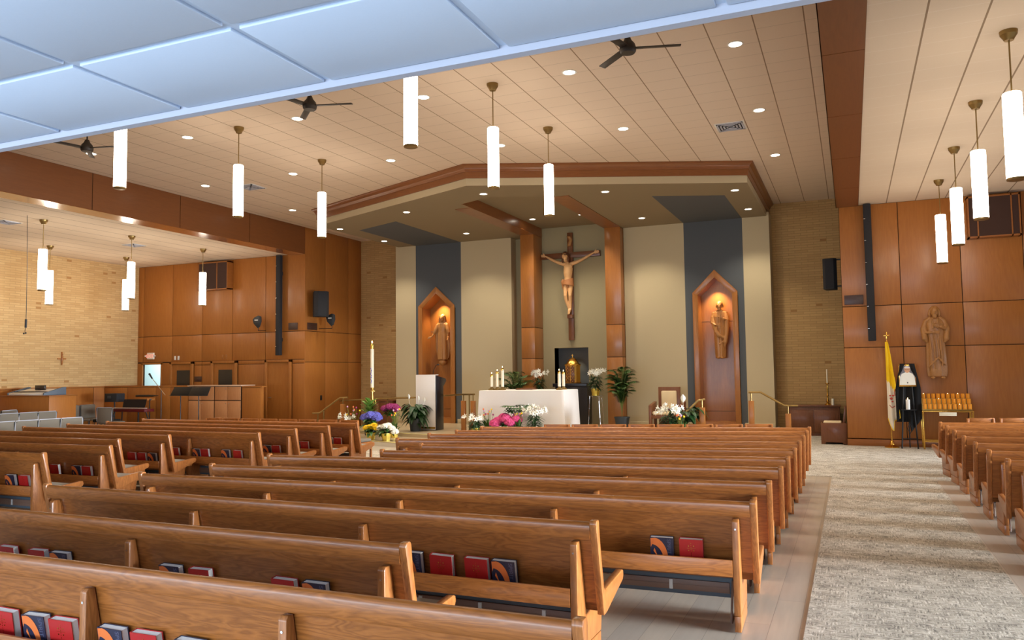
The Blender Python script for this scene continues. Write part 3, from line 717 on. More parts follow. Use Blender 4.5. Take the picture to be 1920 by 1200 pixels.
for k, lst in books.items():
    pw, L = PW[k]; lst = sorted(lst, key=lambda q: q[1]); ca, sa = math.cos(pw.rotation_euler.z), math.sin(pw.rotation_euler.z)
    for i, (kd, X) in enumerate(lst):
        lx = (X-pw.location.x)/ca; ly = .030
        wpos = (pw.location.x+lx*ca-ly*sa, pw.location.y+lx*sa+ly*ca, .3545)
        o_ = 'rightmost' if i == len(lst)-1 else ordn[i]
        nm = 'red book' if kd == 'r' else 'navy and orange book'
        t_ = thing('hymnal', '%s, %s, %s' % (nm, where[k], o_), 'book', wpos, 0, 'books in the pew racks')
        t_.rotation_euler = (.17, random.choice((0, 0, .02, -.02)), pw.rotation_euler.z+random.uniform(-.03, .03))
        t_.scale = (1, 1, 1.0 if k == 'A' else 1.22 if k == 'B' else 1.09)
        cov, pg, em = BM[kd]; link('cover', cov, t_); link('pages', pg, t_); link('cover_design' if kd == 'n' else 'cover_emblem', em, t_)
        if kd == 'n' and k in 'ABCD':
            tx = link('title_lettering', txt, t_); tx.matrix_local = Matrix(((0, 1, 0, .112), (0, 0, -1, -.0036), (-1, 0, 0, .176), (0, 0, 0, 1)))
# ------------------------------------------------------------------ wooden chairs in front of the pews
def wooden_chair_proto(label, loc, rz, group):
    t_ = thing('wooden_chair', label, 'chair', loc, rz, group); w_ = .41
    b = MB(); b.box(.0, w_, -.012, .012, .74, .81, bev=.006); b.box(.03, w_-.03, -.006, .006, .50, .74); b.build('backrest', 'oak', t_)
    for x in (.0, w_-.035):
        b = MB(); b.prism([(-.018, .0), (-.022, .80), (.02, .80), (.03, .0)], 0, x, x+.035, bev=.004); b.build('leg', 'oak_upright', t_)
        b = MB(); b.box(x, x+.035, .39, .43, 0, .37, bev=.004); b.build('leg', 'oak_upright', t_)
    b = MB(); b.box(0, w_, .01, .43, .36, .40, bev=.004); b.build('seat', 'oak', t_)
    b = MB(); b.box(.01, w_-.01, .02, .425, .40, .455, bev=.022); b.build('cushion', 'chair_fabric', t_, angle=60)
    return t_
first = None
for (x0, y0, x1, y1, n, g, who) in ((-11.76, 11.98, -8.07, 11.9, 8, 'wooden chairs before the left pews', 'left block'), (-4.46, 11.60, -1.09, 12.45, 8, 'wooden chairs before the centre pews', 'centre block'), (1.64, 14.35, 4.9, 15.2, 7, 'wooden chairs before the right pews', 'right wing')):
    rz = math.atan2(y1-y0, x1-x0); L = math.hypot(x1-x0, y1-y0)
    for k in range(n):
        s_ = k*L/n; loc = (x0+math.cos(rz)*s_, y0+math.sin(rz)*s_, .006 if x0 > 0 else 0)
        pos = ['leftmost', 'second from left', 'third from left', 'fourth from left', 'fifth from left', 'sixth from left', 'seventh from left', 'rightmost'][k if k < n-1 else 7]
        lb = 'low oak chair, front row of the %s, %s' % (who, pos)
        if first is None: first = wooden_chair_proto(lb, loc, rz, g)
        else: dup(first, loc, rz, lb, g)

# ================================================================== SANCTUARY
def remeshed(mb, name, mat, parent, voxel=.012, smooth=2):
    o = mb.build(name, mat, parent, angle=0)
    m = o.modifiers.new('Remesh', 'REMESH'); m.mode = 'VOXEL'; m.voxel_size = voxel; m.use_smooth_shade = True
    if smooth: sm = o.modifiers.new('Smooth', 'SMOOTH'); sm.iterations = smooth; sm.factor = .5
    return o
def robe(b, rings, n=48, folds=9, amp=.06, seed=0):
    """rings: (z, rx, ry, cx, cy, foldscale)"""
    rnd = random.Random(seed); ph = [rnd.uniform(0, 6.28) for _ in range(4)]; prev = None
    for (z, rx, ry, cx, cy, fs) in rings:
        R_ = []
        for i in range(n):
            a = 2*PI*i/n
            k = 1+fs*amp*(math.sin(folds*a+ph[0]+z*1.2)+.6*math.sin((folds*2-3)*a+ph[1])+.5*math.sin(3*a+ph[2]+z*3))
            R_.append(b.bm.verts.new((cx+rx*k*math.cos(a), cy+ry*k*math.sin(a), z)))
        if prev:
            for i in range(n): b._f([prev[i], prev[(i+1) % n], R_[(i+1) % n], R_[i]])
        else: b._f(R_[::-1])
        prev = R_
    b._f(prev)
def hand(b, wrist, d, side, s=1.0, curl=.25):
    """palm, four bent unequal fingers, thumb from the side of the palm"""
    wrist, d, side = Vector(wrist), Vector(d).normalized(), Vector(side).normalized(); nrm = d.cross(side)
    palm = wrist+d*.045*s
    q = Matrix((side, d, nrm)).transposed()
    b.ell(palm, (.038*s, .048*s, .016*s), 10, 6, q)
    for k, (o_, ln) in enumerate(((-.028, .062), (-.010, .074), (.010, .070), (.027, .056))):
        p0 = wrist+d*.078*s+side*o_*s; p1 = p0+(d+nrm*curl*.5)*ln*.5*s; p2 = p1+(d+nrm*curl*1.6).normalized()*ln*.5*s
        b.path([p0-d*.02*s, p0, p1, p2], 0, 6, [.0095*s, .0095*s, .0088*s, .0065*s])
    p0 = wrist+d*.03*s+side*.03*s; p1 = p0+(d*.6+side*.8)*.032*s; p2 = p1+(d*.9+side*.3)*.03*s
    b.path([wrist+d*.02*s, p0, p1, p2], 0, 6, [.012*s, .012*s, .0105*s, .0075*s])
def head(b, c, s=1.0, beard=False, tilt=None, face=-1):
    """head about .23 high, facing -y"""
    c = Vector(c); q = tilt or Matrix.Identity(3); P_ = lambda x, y, z: c+q@Vector((x, y, z))*s
    b.ell(c, (.074*s, .09*s, .112*s), 16, 12, q); b.ell(P_(0, -.045, -.065), (.046*s, .04*s, .045*s), 10, 8, q)
    b.path([P_(0, -.083, .02), P_(0, -.108, -.018), P_(0, -.088, -.03)], 0, 6, [.008*s, .014*s, .012*s])       # nose
    for sx in (-1, 1):
        b.ell(P_(sx*.030, -.080, .028), (.022*s, .010*s, .007*s), 8, 6, q)      # brow
        b.ell(P_(sx*.028, -.077, .008), (.013*s, .010*s, .008*s), 8, 6, q)      # eye
        b.ell(P_(sx*.074, -.002, -.005), (.010*s, .018*s, .03*s), 8, 6, q)      # ear
    b.ell(P_(0, -.084, -.052), (.022*s, .010*s, .006*s), 8, 6, q); b.ell(P_(0, -.082, -.064), (.017*s, .010*s, .006*s), 8, 6, q)
    if beard: b.ell(P_(0, -.055, -.095), (.048*s, .045*s, .05*s), 10, 8, q)
# crucifix
cx_, cy_ = -7.02, YRc-.05
t_ = thing('crucifix', 'large wooden crucifix hanging on the beige wall above the tabernacle', 'crucifix', (cx_, cy_, 2.47), 0)
b = MB(); b.box(-.075, .075, -.05, .045, 0, 2.98, bev=.006); b.box(-.86, .86, -.055, .04, 2.28, 2.43, bev=.006); b.build('cross', 'mahogany', t_)
b = MB(); g_ = []
for i in range(9):
    z = 2.88-i*.035; xo = -.03+.035*math.sin(i*.55)+.006*i; yo = -.055-.012*math.cos(i*1.1)
    g_.append([(xo-.05, yo-.006, z), (xo, yo-.012, z), (xo+.05, yo, z)])
b.sheet(g_); o = b.build('scroll', 'carved_wood', t_); sol = o.modifiers.new('Solidify', 'SOLIDIFY'); sol.thickness = .008
b = MB()
yb_ = -.12
# torso, slightly turned; legs together
b.path([(-.05, yb_, 2.16), (-.04, yb_-.01, 2.08), (-.02, yb_-.03, 1.98), (-.03, yb_-.03, 1.84), (-.035, yb_-.02, 1.72), (-.04, yb_-.01, 1.60)], 0, 16, [.04, .07, .125, .12, .095, .11])
b.ell((-.07, yb_-.05, 2.02), (.07, .05, .06)); b.ell((.04, yb_-.05, 2.02), (.07, .05, .06))
for k in range(4):
    for sx in (-1, 1): b.path([(-.03+sx*.015, yb_-.115+.002*k, 1.93-k*.035), (-.03+sx*.07, yb_-.10, 1.955-k*.04), (-.03+sx*.115, yb_-.04, 1.945-k*.04)], .009, 6)
for sx, hx, hz in ((-1, -.70, 2.36), (1, .70, 2.37)):
    sh_ = Vector((-.03+sx*.115, yb_, 2.10)); el = Vector((sx*.40-.02, yb_+.0, 2.20)); wr = Vector((hx, -.085, hz))
    b.path([sh_-Vector((sx*.05, 0, .03)), sh_, (sh_+el)/2+Vector((0, -.005, -.01)), el, (el*.6+wr*.4), wr], 0, 12, [.06, .056, .046, .037, .038, .024])
    hand(b, wr, (sx*1, 0, .18), (0, -.2, 1), 1.15, .5 if sx > 0 else .5)
b.path([(-.045, yb_, 2.12), (-.075, yb_-.03, 2.24)], .045, 10)
for sx, kx in ((-1, -.105), (1, .03)):
    b.path([(-.04+sx*.055, yb_, 1.60), (-.04+sx*.066, yb_-.02, 1.45), (kx, yb_-.06, 1.22), (kx+.012*sx*-1, yb_-.02, 1.08), (-.005+sx*.022, yb_+.01, .84)], 0, 12, [.078, .070, .048, .046, .028])
    b.ell((kx, yb_-.075, 1.225), (.045, .035, .05))
b.path([(-.025, yb_+.01, .86), (-.02, yb_-.03, .80), (-.03, yb_-.05, .70)], 0, 8, [.03, .034, .022]); b.path([(.02, yb_+.01, .86), (.0, yb_-.04, .80), (.0, yb_-.07, .71)], 0, 8, [.03, .032, .022])
tq = Matrix.Rotation(-.30, 3, 'Y')@Matrix.Rotation(.35, 3, 'X')@Matrix.Rotation(-.35, 3, 'Z')
head(b, (-.095, yb_-.07, 2.30), 1.0, True, tq)
remeshed(b, 'corpus', 'corpus_paint', t_, .010, 2)
b = MB(); c0 = Vector((-.095, yb_-.06, 2.32))
b.ell(c0+Vector((.0, .02, .03)), (.088, .095, .10), 14, 10, tq); b.path([c0+Vector((.07, .0, .0)), c0+Vector((.10, .0, -.09)), c0+Vector((.085, -.01, -.18))], 0, 8, [.03, .032, .012]); b.path([c0+Vector((-.07, .0, -.02)), c0+Vector((-.075, -.02, -.12)), c0+Vector((-.06, -.02, -.2))], 0, 8, [.028, .028, .012])
# open the face
for v_ in b.bm.verts:
    if v_.co.y < c0.y-.045 and v_.co.z < c0.z+.06: v_.co.y = c0.y-.04
o = remeshed(b, 'hair', 'corpus_hair', t_, .010, 1)
b = MB(); n = 26; ring_ = [(-.095+.095*math.cos(a*2*PI/n), yb_-.055+.10*math.sin(a*2*PI/n), 2.355-.02*math.cos(a*2*PI/n)+.012*math.sin(a*1.7)) for a in range(n+1)]
b.path(ring_, .011, 6)
for a in range(0, n, 2): p = Vector(ring_[a]); d = (p-Vector((-.095, yb_-.055, 2.355))).normalized(); b.tube(p, p+d*.03+Vector((0, 0, .018)), .005, .001, 5)
b.build('crown_of_thorns', 'corpus_hair', t_)
b = MB()
for k in range(5):
    z0 = 1.66-k*.035; pts = [(-.04+(.13+.004*k)*math.cos(a), yb_-.005+(.115+.004*k)*math.sin(a), z0+.03*math.sin(a*1+.9+k*.25)-.012*k*math.cos(a)) for a in [i*2*PI/20 for i in range(21)]]
    b.path(pts, .024, 8)
b.path([(-.16, yb_-.06, 1.68), (-.19, yb_-.06, 1.62), (-.175, yb_-.05, 1.50), (-.18, yb_-.04, 1.40)], 0, 8, [.02, .038, .034, .012])
b.path([(-.05, yb_-.11, 1.60), (-.03, yb_-.11, 1.50), (.0, yb_-.10, 1.43)], 0, 8, [.04, .035, .012])
remeshed(b, 'loincloth', 'corpus_cloth', t_, .010, 1)
b = MB(); b.box(-.075, .075, yb_-.03, -.05, .60, .70, bev=.006); b.build('foot_rest', 'mahogany', t_)
# statue of a veiled woman with lowered open hands, on a globe
t_ = thing('statue', 'carved wooden statue of a veiled woman with open hands on a globe, left niche', 'statue', (-11.03, YA+.28, 1.84), 0)
b = MB(); robe(b, [(.17, .15, .12, 0, 0, 1), (.25, .145, .12, 0, 0, 1), (.6, .15, .12, 0, 0, .9), (.9, .145, .11, 0, 0, .6), (1.0, .125, .10, 0, 0, .4), (1.12, .15, .10, 0, 0, .35), (1.22, .15, .085, 0, 0, .2), (1.26, .08, .06, 0, 0, .1)], folds=8, amp=.07, seed=2)
b.path([(0, 0, 1.22), (0, -.01, 1.34)], .042, 10)
remeshed(b, 'gown', 'carved_wood', t_, .012, 1)
b = MB(); head(b, (0, -.02, 1.385), .92)
for sx in (-1, 1):
    b.path([(sx*.17, -.02, 1.14), (sx*.235, -.03, .98), (sx*.215, -.08, .86)] if sx > 0 else [(-.17, -.02, 1.14), (-.24, -.04, .98), (-.29, -.10, .86)], 0, 10, [.035, .035, .026])
    hand(b, (sx*.215, -.08, .86) if sx > 0 else (-.29, -.10, .86), (.15, -.35, -.8) if sx > 0 else (-.65, -.35, -.45), (sx*.8, -.4, .1), 1.0, .15)
remeshed(b, 'figure', 'carved_wood', t_, .009, 1)
b = MB()
for sx in (-1, 1):   # cloak falling to both sides and wide sleeves
    b.path([(sx*.06, .02, 1.3), (sx*.14, .0, 1.2), (sx*.19, .01, 1.05), (sx*.20, .03, .8), (sx*.205, .05, .5), (sx*.16, .05, .22)], 0, 12, [.04, .055, .07, .055, .05, .03])
    b.path([(sx*.15, -.01, 1.20), (sx*.20, -.03, 1.05), (sx*.25, -.05, .94)], 0, 12, [.055, .065, .05])
b.ell((0, .035, 1.43), (.088, .09, .10)); b.path([(0, .05, 1.45), (0, .07, 1.3), (0, .06, .9), (0, .07, .3)], 0, 14, [.08, .10, .17, .16])
for sx in (-1, 1): b.path([(sx*.06, -.02, 1.47), (sx*.082, -.02, 1.38), (sx*.085, -.01, 1.28)], 0, 8, [.03, .028, .03])
remeshed(b, 'cloak', 'carved_wood', t_, .011, 1)
b = MB(); b.ell((0, 0, .10), (.115, .11, .10), 20, 12); b.path([(-.1, -.05, .19), (0, -.11, .2), (.09, -.06, .16)], 0, 8, [.018, .024, .012]); b.build('globe', 'carved_wood', t_, angle=60)
# statue of a bearded man holding a tool, right niche
t_ = thing('statue', 'carved wooden statue of a bearded man in a draped cloak, right niche', 'statue', (-3.03, YA+.28, 1.86), 0)
b = MB(); robe(b, [(.05, .12, .10, 0, 0, .8), (.2, .13, .105, 0, 0, 1), (.6, .145, .115, 0, 0, .9), (.9, .16, .12, 0, 0, .7), (1.1, .17, .115, 0, 0, .5), (1.22, .15, .09, 0, 0, .3), (1.27, .07, .06, 0, 0, .1)], folds=7, amp=.08, seed=5)
b.path([(0, 0, 1.22), (0, -.01, 1.34)], .044, 10)
remeshed(b, 'robe', 'carved_wood', t_, .012, 1)
b = MB(); tq = Matrix.Rotation(.12, 3, 'Z')@Matrix.Rotation(.15, 3, 'X'); head(b, (-.01, -.03, 1.38), .92, True, tq)
b.path([(-.17, -.02, 1.12), (-.19, -.06, .95), (-.09, -.14, .88)], 0, 10, [.05, .045, .028]); hand(b, (-.09, -.14, .88), (.9, -.15, -.1), (0, -.3, 1), .95, .6)
b.path([(.17, -.02, 1.12), (.19, -.06, 1.0), (.10, -.14, 1.05)], 0, 10, [.05, .045, .028]); hand(b, (.10, -.14, 1.05), (-.8, -.2, .25), (0, -.3, 1), .95, .8)
b.ell((-.05, -.09, .06), (.04, .08, .03)); b.ell((.05, -.09, .06), (.04, .08, .03))
remeshed(b, 'figure', 'carved_wood', t_, .009, 1)
b = MB()
b.path([(.14, -.0, 1.22), (.17, -.04, 1.0), (.16, -.07, .7), (.13, -.09, .45), (.11, -.08, .32)], 0, 12, [.05, .07, .06, .05, .015]); b.path([(-.14, .0, 1.22), (-.17, -.02, 1.05), (-.13, -.10, .82), (.0, -.13, .62), (.12, -.10, .55)], 0, 12, [.05, .06, .05, .045, .03])
b.path([(-.1, -.11, .84), (-.08, -.13, .7), (-.02, -.13, .55)], 0, 8, [.05, .05, .015]); b.path([(-.11, .02, .5), (.0, -.11, .40), (.12, -.08, .5)], 0, 8, [.02, .03, .02])
remeshed(b, 'cloak', 'carved_wood', t_, .011, 1)
b = MB(); b.ell((0, .01, 1.42), (.085, .088, .09), 14, 10); b.path([(-.07, 0, 1.42), (-.08, 0, 1.34)], .025, 8); b.path([(.07, 0, 1.42), (.08, 0, 1.34)], .025, 8); remeshed(b, 'hair', 'carved_wood', t_, .011, 1)
b = MB(); b.tube((.01, -.16, .86), (.03, -.17, 1.22), .012); b.box(-.02, .02, -.18, -.16, .8, .92, bev=.004); b.build('carpenter_square', 'carved_wood', t_)
# statue on the right wall, hands to the heart
t_ = thing('statue', 'carved wooden statue of a robed man with hands at his chest, on right wall', 'statue', (1.58, YP-.12, 1.39), 0)
b = MB(); robe(b, [(.04, .16, .07, 0, 0, .8), (.15, .17, .085, 0, 0, 1), (.45, .165, .09, 0, 0, .9), (.8, .16, .09, 0, 0, .7), (1.0, .165, .095, 0, 0, .5), (1.12, .17, .09, 0, 0, .4), (1.2, .13, .07, 0, 0, .2), (1.24, .07, .055, 0, 0, .1)], folds=7, amp=.10, seed=9)
b.path([(0, 0, 1.2), (0, -.01, 1.31)], .045, 10)
remeshed(b, 'robe', 'carved_wood', t_, .011, 1)
b = MB(); head(b, (0, -.03, 1.345), .95, True); remeshed(b, 'head', 'carved_wood', t_, .009, 1); b = MB()
b.path([(-.19, -.02, 1.05), (-.17, -.06, .93), (-.07, -.12, .93)], 0, 10, [.045, .04, .027]); hand(b, (-.07, -.12, .93), (1, -.1, .02), (0, -.3, 1), .95, .3)
b.path([(.19, -.02, 1.08), (.17, -.07, 1.0), (.09, -.12, 1.04)], 0, 10, [.045, .04, .027]); hand(b, (.09, -.12, 1.04), (-.9, -.1, .25), (0, -.3, 1), .95, .5)
b.ell((0, -.105, 1.08), (.035, .02, .04)); b.path([(0, -.11, 1.1), (0, -.11, 1.15)], .01, 6)
remeshed(b, 'arms', 'carved_wood', t_, .009, 1)
for x in (-.08, .1): b = MB(); b.ell((x, -.07, .02), (.045, .07, .028)); b.build('foot', 'carved_wood', t_, angle=60)
b = MB()
for sx in (-1, 1):
    b.path([(sx*.07, -.01, 1.24), (sx*.16, .0, 1.16), (sx*.21, -.01, 1.0), (sx*.2, -.03, .86)], 0, 12, [.03, .05, .06, .05])
    b.path([(sx*.2, -.03, .92), (sx*.19, -.05, .80), (sx*.15, -.05, .72)], 0, 10, [.05, .06, .015])
    b.path([(sx*.05, -.08, 1.2), (sx*.04, -.11, 1.0)], 0, 8, [.02, .018])
for x, z0, z1 in ((-.05, .2, .9), (.02, .3, .9), (.07, .25, .88), (-.11, .22, .85)): b.path([(x, -.085, z1), (x+.02, -.105, (z0+z1)/2), (x+.03, -.09, z0)], 0, 6, [.014, .018, .012])
b.path([(-.16, -.06, .22), (-.05, -.10, .34), (.03, -.11, .42), (.1, -.10, .34), (.17, -.05, .26)], 0, 8, [.014, .02, .024, .018, .012])
remeshed(b, 'cloak', 'carved_wood', t_, .010, 1)
b = MB(); b.ell((0, .01, 1.385), (.09, .09, .09), 14, 10); b.path([(-.075, 0, 1.39), (-.09, 0, 1.3), (-.08, 0, 1.24)], 0, 8, [.03, .03, .015]); b.path([(.075, 0, 1.39), (.09, 0, 1.3), (.08, 0, 1.24)], 0, 8, [.03, .03, .015]); remeshed(b, 'hair', 'carved_wood', t_, .011, 1)

# altar: table under a white cloth
ax0, ax1, ay0, ay1, az = -8.27, -6.12, 17.2, 18.25, 1.19
t_ = thing('altar', 'altar table covered to the floor by its white cloth', 'altar', ((ax0+ax1)/2, (ay0+ay1)/2, PZ)); hw_, hd_ = (ax1-ax0)/2, (ay1-ay0)/2; zt = az-PZ
b = MB(); b.box(-hw_+.05, hw_-.05, -hd_+.05, hd_-.05, zt-.07, zt-.006, bev=.006); b.box(-hw_*.7, hw_*.7, -hd_*.5, hd_*.5, 0, zt-.07); b.build('table', 'mahogany', t_)
b = MB(); n = 160; rows = []
def rr_(a):     # rectangle perimeter
    per = 4*(hw_+hd_); s_ = a*per
    for (px, py, dx, dy, ln) in ((-hw_, -hd_, 1, 0, 2*hw_), (hw_, -hd_, 0, 1, 2*hd_), (hw_, hd_, -1, 0, 2*hw_), (-hw_, hd_, 0, -1, 2*hd_)):
        if s_ <= ln+1e-9: return px+dx*s_, py+dy*s_, min(s_, ln-s_)
        s_ -= ln
    return -hw_, -hd_, 0
for k in range(9):
    z = zt-(zt-.004)*k/8; row = []
    for i in range(n+1):
        x, y, dc = rr_((i % n)/n); fl = .045*(k/8)*math.exp(-dc*4.5)+.012*math.sin(x*9+y*13)*(k/8)
        l_ = math.hypot(x/hw_, y/hd_); row.append((x*(1+fl/ hw_), y*(1+fl/hd_), z))
    rows.append(row)
top_in = [(x*.985, y*.97, zt+.002) for x, y, z in rows[0]]; rows[0] = [(x, y, z-.006) for x, y, z in rows[0]]
b.sheet([top_in]+rows); b._f([b.bm.verts[i] if False else v for i, v in enumerate(list(b.bm.verts)[:n])])
bmesh.ops.recalc_face_normals(b.bm, faces=b.bm.faces)
tag(b.build('altar_cloth', 'white_cloth', angle=50), 'white linen cloth falling to the floor over the altar', 'altar cloth').location = ((ax0+ax1)/2, (ay0+ay1)/2, PZ)
def candle_set(x, y, z, h, label, n_=1):
    t_ = thing('altar_candle', label, 'candle', (x, y, z), 0, 'candles on the altar')
    b = MB(); b.lathe([(.062, 0), (.065, .01), (.06, .035), (.035, .05), (.03, .07), (.045, .078)], n=16); b.box(-.065, .065, -.065, .065, 0, .03, bev=.006); b.build('holder', 'brass_satin', t_)
    b = MB(); b.lathe([(.036, .078), (.036, .078+h)], n=18); b.build('wax', 'ivory_wax', t_)
    b = MB(); b.lathe([(.038, .065+h), (.038, .10+h), (.018, .125+h), (.012, .135+h)], n=16); b.build('follower', 'gold', t_)
    b = MB(); b.ell((0, 0, .15+h), (.008, .008, .022), 8, 6); b.build('flame', 'flame', t_)
zt_ = az+.004
candle_set(-8.12, 17.6, zt_, .26, 'shortest of three white candles at the left end of the altar'); candle_set(-7.97, 17.6, zt_, .33, 'middle-height candle of three at the left end of the altar'); candle_set(-7.83, 17.6, zt_, .41, 'tallest of three white candles at the left end of the altar')
candle_set(-6.36, 17.6, zt_, .32, 'white candle at the right end of the altar, nearer the front'); candle_set(-6.38, 17.95, zt_, .30, 'white candle at the right end of the altar, nearer the wall')
b = MB(); b.box(-.22, .22, -.16, .16, 0, .02, bev=.004); b.box(-.21, .21, -.15, .15, .02, .035, bev=.008)
tag(b.build('missal', 'mahogany'), 'closed dark book lying flat in the middle of the altar', 'book').location = (-7.35, 17.95, zt_)
# tabernacle stand and tabernacle
t_ = thing('tabernacle_stand', 'black granite stand below the gold tabernacle', 'stand', (-6.98, YRc-.28, PZ))
b = MB(); b.box(-.46, .50, -.22, .24, 1.03, 1.12, bev=.006); b.build('top', 'granite_dark', t_)
b = MB(); b.box(-.40, .50, -.18, .24, 0, 1.03, bev=.004); b.build('base', 'granite_dark', t_)
t_ = thing('tabernacle', 'ornate gold tabernacle with a domed roof on the black stand', 'tabernacle', (-6.96, YRc-.20, PZ+1.121)); t_.scale = (1.15, 1.15, 1.05)
b = MB(); b.lathe([(.205, 0), (.21, .02), (.185, .03), (.185, .44), (.20, .45), (.205, .47)], n=8); b.build('body', 'gold', t_, angle=20)
b = MB(); b.lathe([(.205, .47), (.18, .50), (.155, .51), (.12, .57), (.10, .58), (.09, .62), (.05, .64), (.02, .66), (0, .68)], n=16, cap=False); b.build('dome', 'gold', t_, angle=20)
b = MB(); b.box(-.10, .10, -.181, -.17, .03, .455, bev=.003); b.build('door', 'mahogany', t_)
b = MB()
for i in range(-3, 4):
    for k in range(10):
        if (i+k) % 2: continue
        b.ell((i*.03, -.184, .05+k*.042), (.015, .014, .016), 6, 4)
b.build('relief', 'gold', t_, angle=60)
b = MB(); b.tube((0, 0, .67), (0, 0, .75), .006); b.tube((-.025, 0, .72), (.025, 0, .72), .006); b.build('cross', 'gold', t_)
l = bpy.data.lights.new('niche_lamp', 'SPOT'); l.energy = 30; l.color = (1, .86, .6); l.spot_size = 1.4; l.spot_blend = .8; l.shadow_soft_size = .02
o = bpy.data.objects.new('niche_lamp', l); C.objects.link(o); o.location = (-6.95, YRc-.05+.1, 2.26)
t_ = thing('sanctuary_lamp', 'small red glass lamp beside the tabernacle', 'lamp', (-7.33, YRc-.25, PZ+1.121))
b = MB(); b.lathe([(.035, 0), (.04, .02), (.03, .05)], n=16); b.build('base', 'gold', t_); b = MB(); b.lathe([(.04, .05), (.045, .30), (.04, .32)], n=16); b.build('glass', 'ruby_glass', t_)
# ambo with white cloth
t_ = thing('ambo', 'reading stand with a white cloth front at the left of the altar', 'lectern', (-9.95, 17.75, PZ))
b = MB(); b.prism([(-.16, 0), (.20, 0), (.20, 1.10), (.36, 1.24), (.33, 1.30), (-.16, 1.38)], 0, -.28, .30, bev=.004); b.build('body', 'granite_dark', t_)
b = MB(); b.box(-.29, .27, -.19, -.165, .02, 1.40, bev=.004); b.box(-.29, .27, -.19, .0, 1.39, 1.405, bev=.004); b.build('cloth', 'white_cloth', t_)
b = MB(); b.box(-.29, .27, -.194, -.19, .04, .09); b.build('cloth_band', 'gold', t_)
b = MB(); b.path([(.05, .1, 1.36), (.10, .05, 1.52), (.2, .0, 1.64), (.26, -.02, 1.66)], .008, 6); b.ell((.27, -.02, 1.66), (.03, .02, .02)); b.build('microphone', 'black_metal', t_)
# presider's chair
t_ = thing('presider_chair', 'wooden armchair with cream upholstery to the right of the altar', 'chair', (-4.15, 19.2, PZ))
b = MB(); b.box(-.27, .27, .22, .28, 0, 1.03, bev=.008); b.build('back', 'mahogany', t_)
b = MB(); b.box(-.19, .19, .175, .22, .50, .94, bev=.03); b.build('back_cushion', 'cream_fabric', t_, angle=60)
for sx in (-1, 1):
    b = MB(); b.prism([(-.32, 0), (-.32, .60), (.28, .68), (.28, 0), (.16, 0), (.16, .3), (-.2, .3), (-.2, 0)], 0, sx*.36-.035, sx*.36+.035, bev=.008); b.build('arm', 'mahogany', t_)
b = MB(); b.box(-.325, .325, -.30, .22, .28, .37, bev=.006); b.build('seat', 'mahogany', t_)
b = MB(); b.box(-.31, .31, -.31, .17, .37, .45, bev=.03); b.build('seat_cushion', 'cream_fabric', t_, angle=60)

# brass rails with wooden posts
def rail(name_, label, pts, posts, woodposts=True):
    t_ = thing('handrail', label, 'handrail', (0, 0, 0))
    b = MB(); b.path(pts, .022, 8); b.build('rail', 'brass_satin', t_)
    for (x, y, z0, z1, wd) in posts:
        b = MB()
        if wd: b.tube((x, y, z1-.18), (x, y, z1), .014)
        else: b.tube((x, y, z0), (x, y, z1), .018)
        p = b.build('post', 'brass_satin', t_)
        if wd: b = MB(); b.box(x-.055, x+.055, y-.045, y+.045, z0, z1-.16, bev=.006); b.build('post_sleeve', 'maple', p)
rail('l', 'brass handrail on wood posts behind the ambo, left of the altar', [(-13.6, 19.0, .86), (-12.4, 18.9, .92), (-11.0, 18.75, .96), (-9.8, 18.3, 1.03), (-9.0, 17.8, 1.08), (-8.55, 17.5, 1.09)],
     [(-11.9, 18.85, 0.01, .94, False), (-9.0, 17.8, PZ, 1.08, True), (-8.75, 17.62, PZ, 1.085, False), (-8.6, 17.53, PZ, 1.09, True)])
rail('s', 'short sloping brass stair rail beside the flowers at far left', [(-12.95, 16.9, .62), (-12.72, 16.9, .63), (-12.1, 16.9, 1.02), (-11.85, 16.9, 1.03)], [(-12.78, 16.9, .006, .62, False), (-12.60, 16.9, .006, .70, False), (-12.0, 16.9, .006 if False else .1, 1.02, True)])
rail('i', 'short brass stair rail beside the flowers before the right niche', [(-3.35, 16.75, .62), (-3.0, 16.9, .98), (-2.88, 17.0, 1.0)], [(-2.93, 16.95, .1, .99, True)])
rail('r', 'brass handrail sloping down to the wooden cabinet at right', [(-2.05, 17.6, 1.13), (-1.8, 17.6, 1.13), (-1.33, 17.6, .85), (-1.06, 17.6, .85)], [(-2.0, 17.6, .1, 1.11, True), (-1.26, 17.6, .006, .84, True)])
# credence cabinet, candlestick and confessional kneeler at right
t_ = thing('credence_cabinet', 'low dark wood cabinet against the brick at right', 'cabinet', (-.87, 20.55, .006))
b = MB(); b.box(-.58, .58, -.22, .25, .06, .70, bev=.005); b.box(-.55, .55, -.19, .25, 0, .06); b.build('body', 'mahogany', t_)
b = MB(); b.box(-.61, .61, -.26, .27, .70, .73, bev=.004); b.build('top', 'mahogany', t_)
for x0, x1 in ((-.54, -.01), (.01, .54)): b = MB(); b.box(x0, x1, -.236, -.22, .10, .62, bev=.003); b.box(x0+.06, x1-.06, -.242, -.236, .16, .56, bev=.003); b.build('door', 'mahogany', t_)
def candlestick(x, y, z, label):
    t_ = thing('candlestick', label, 'candlestick', (x, y, z))
    b = MB(); b.lathe([(.07, 0), (.072, .015), (.05, .03), (.03, .06), (.045, .09), (.02, .13), (.018, .2), (.028, .22), (.018, .25), (.022, .4), (.014, .45), (.02, .5), (.05, .52), (.05, .53)], n=18); b.build('stick', 'gold', t_)
    b = MB(); b.lathe([(.014, .53), (.013, .86)], n=12); b.build('candle', 'ivory_wax', t_)
candlestick(-.55, 20.5, .737, 'tall gold candlestick with a thin candle on the low cabinet')
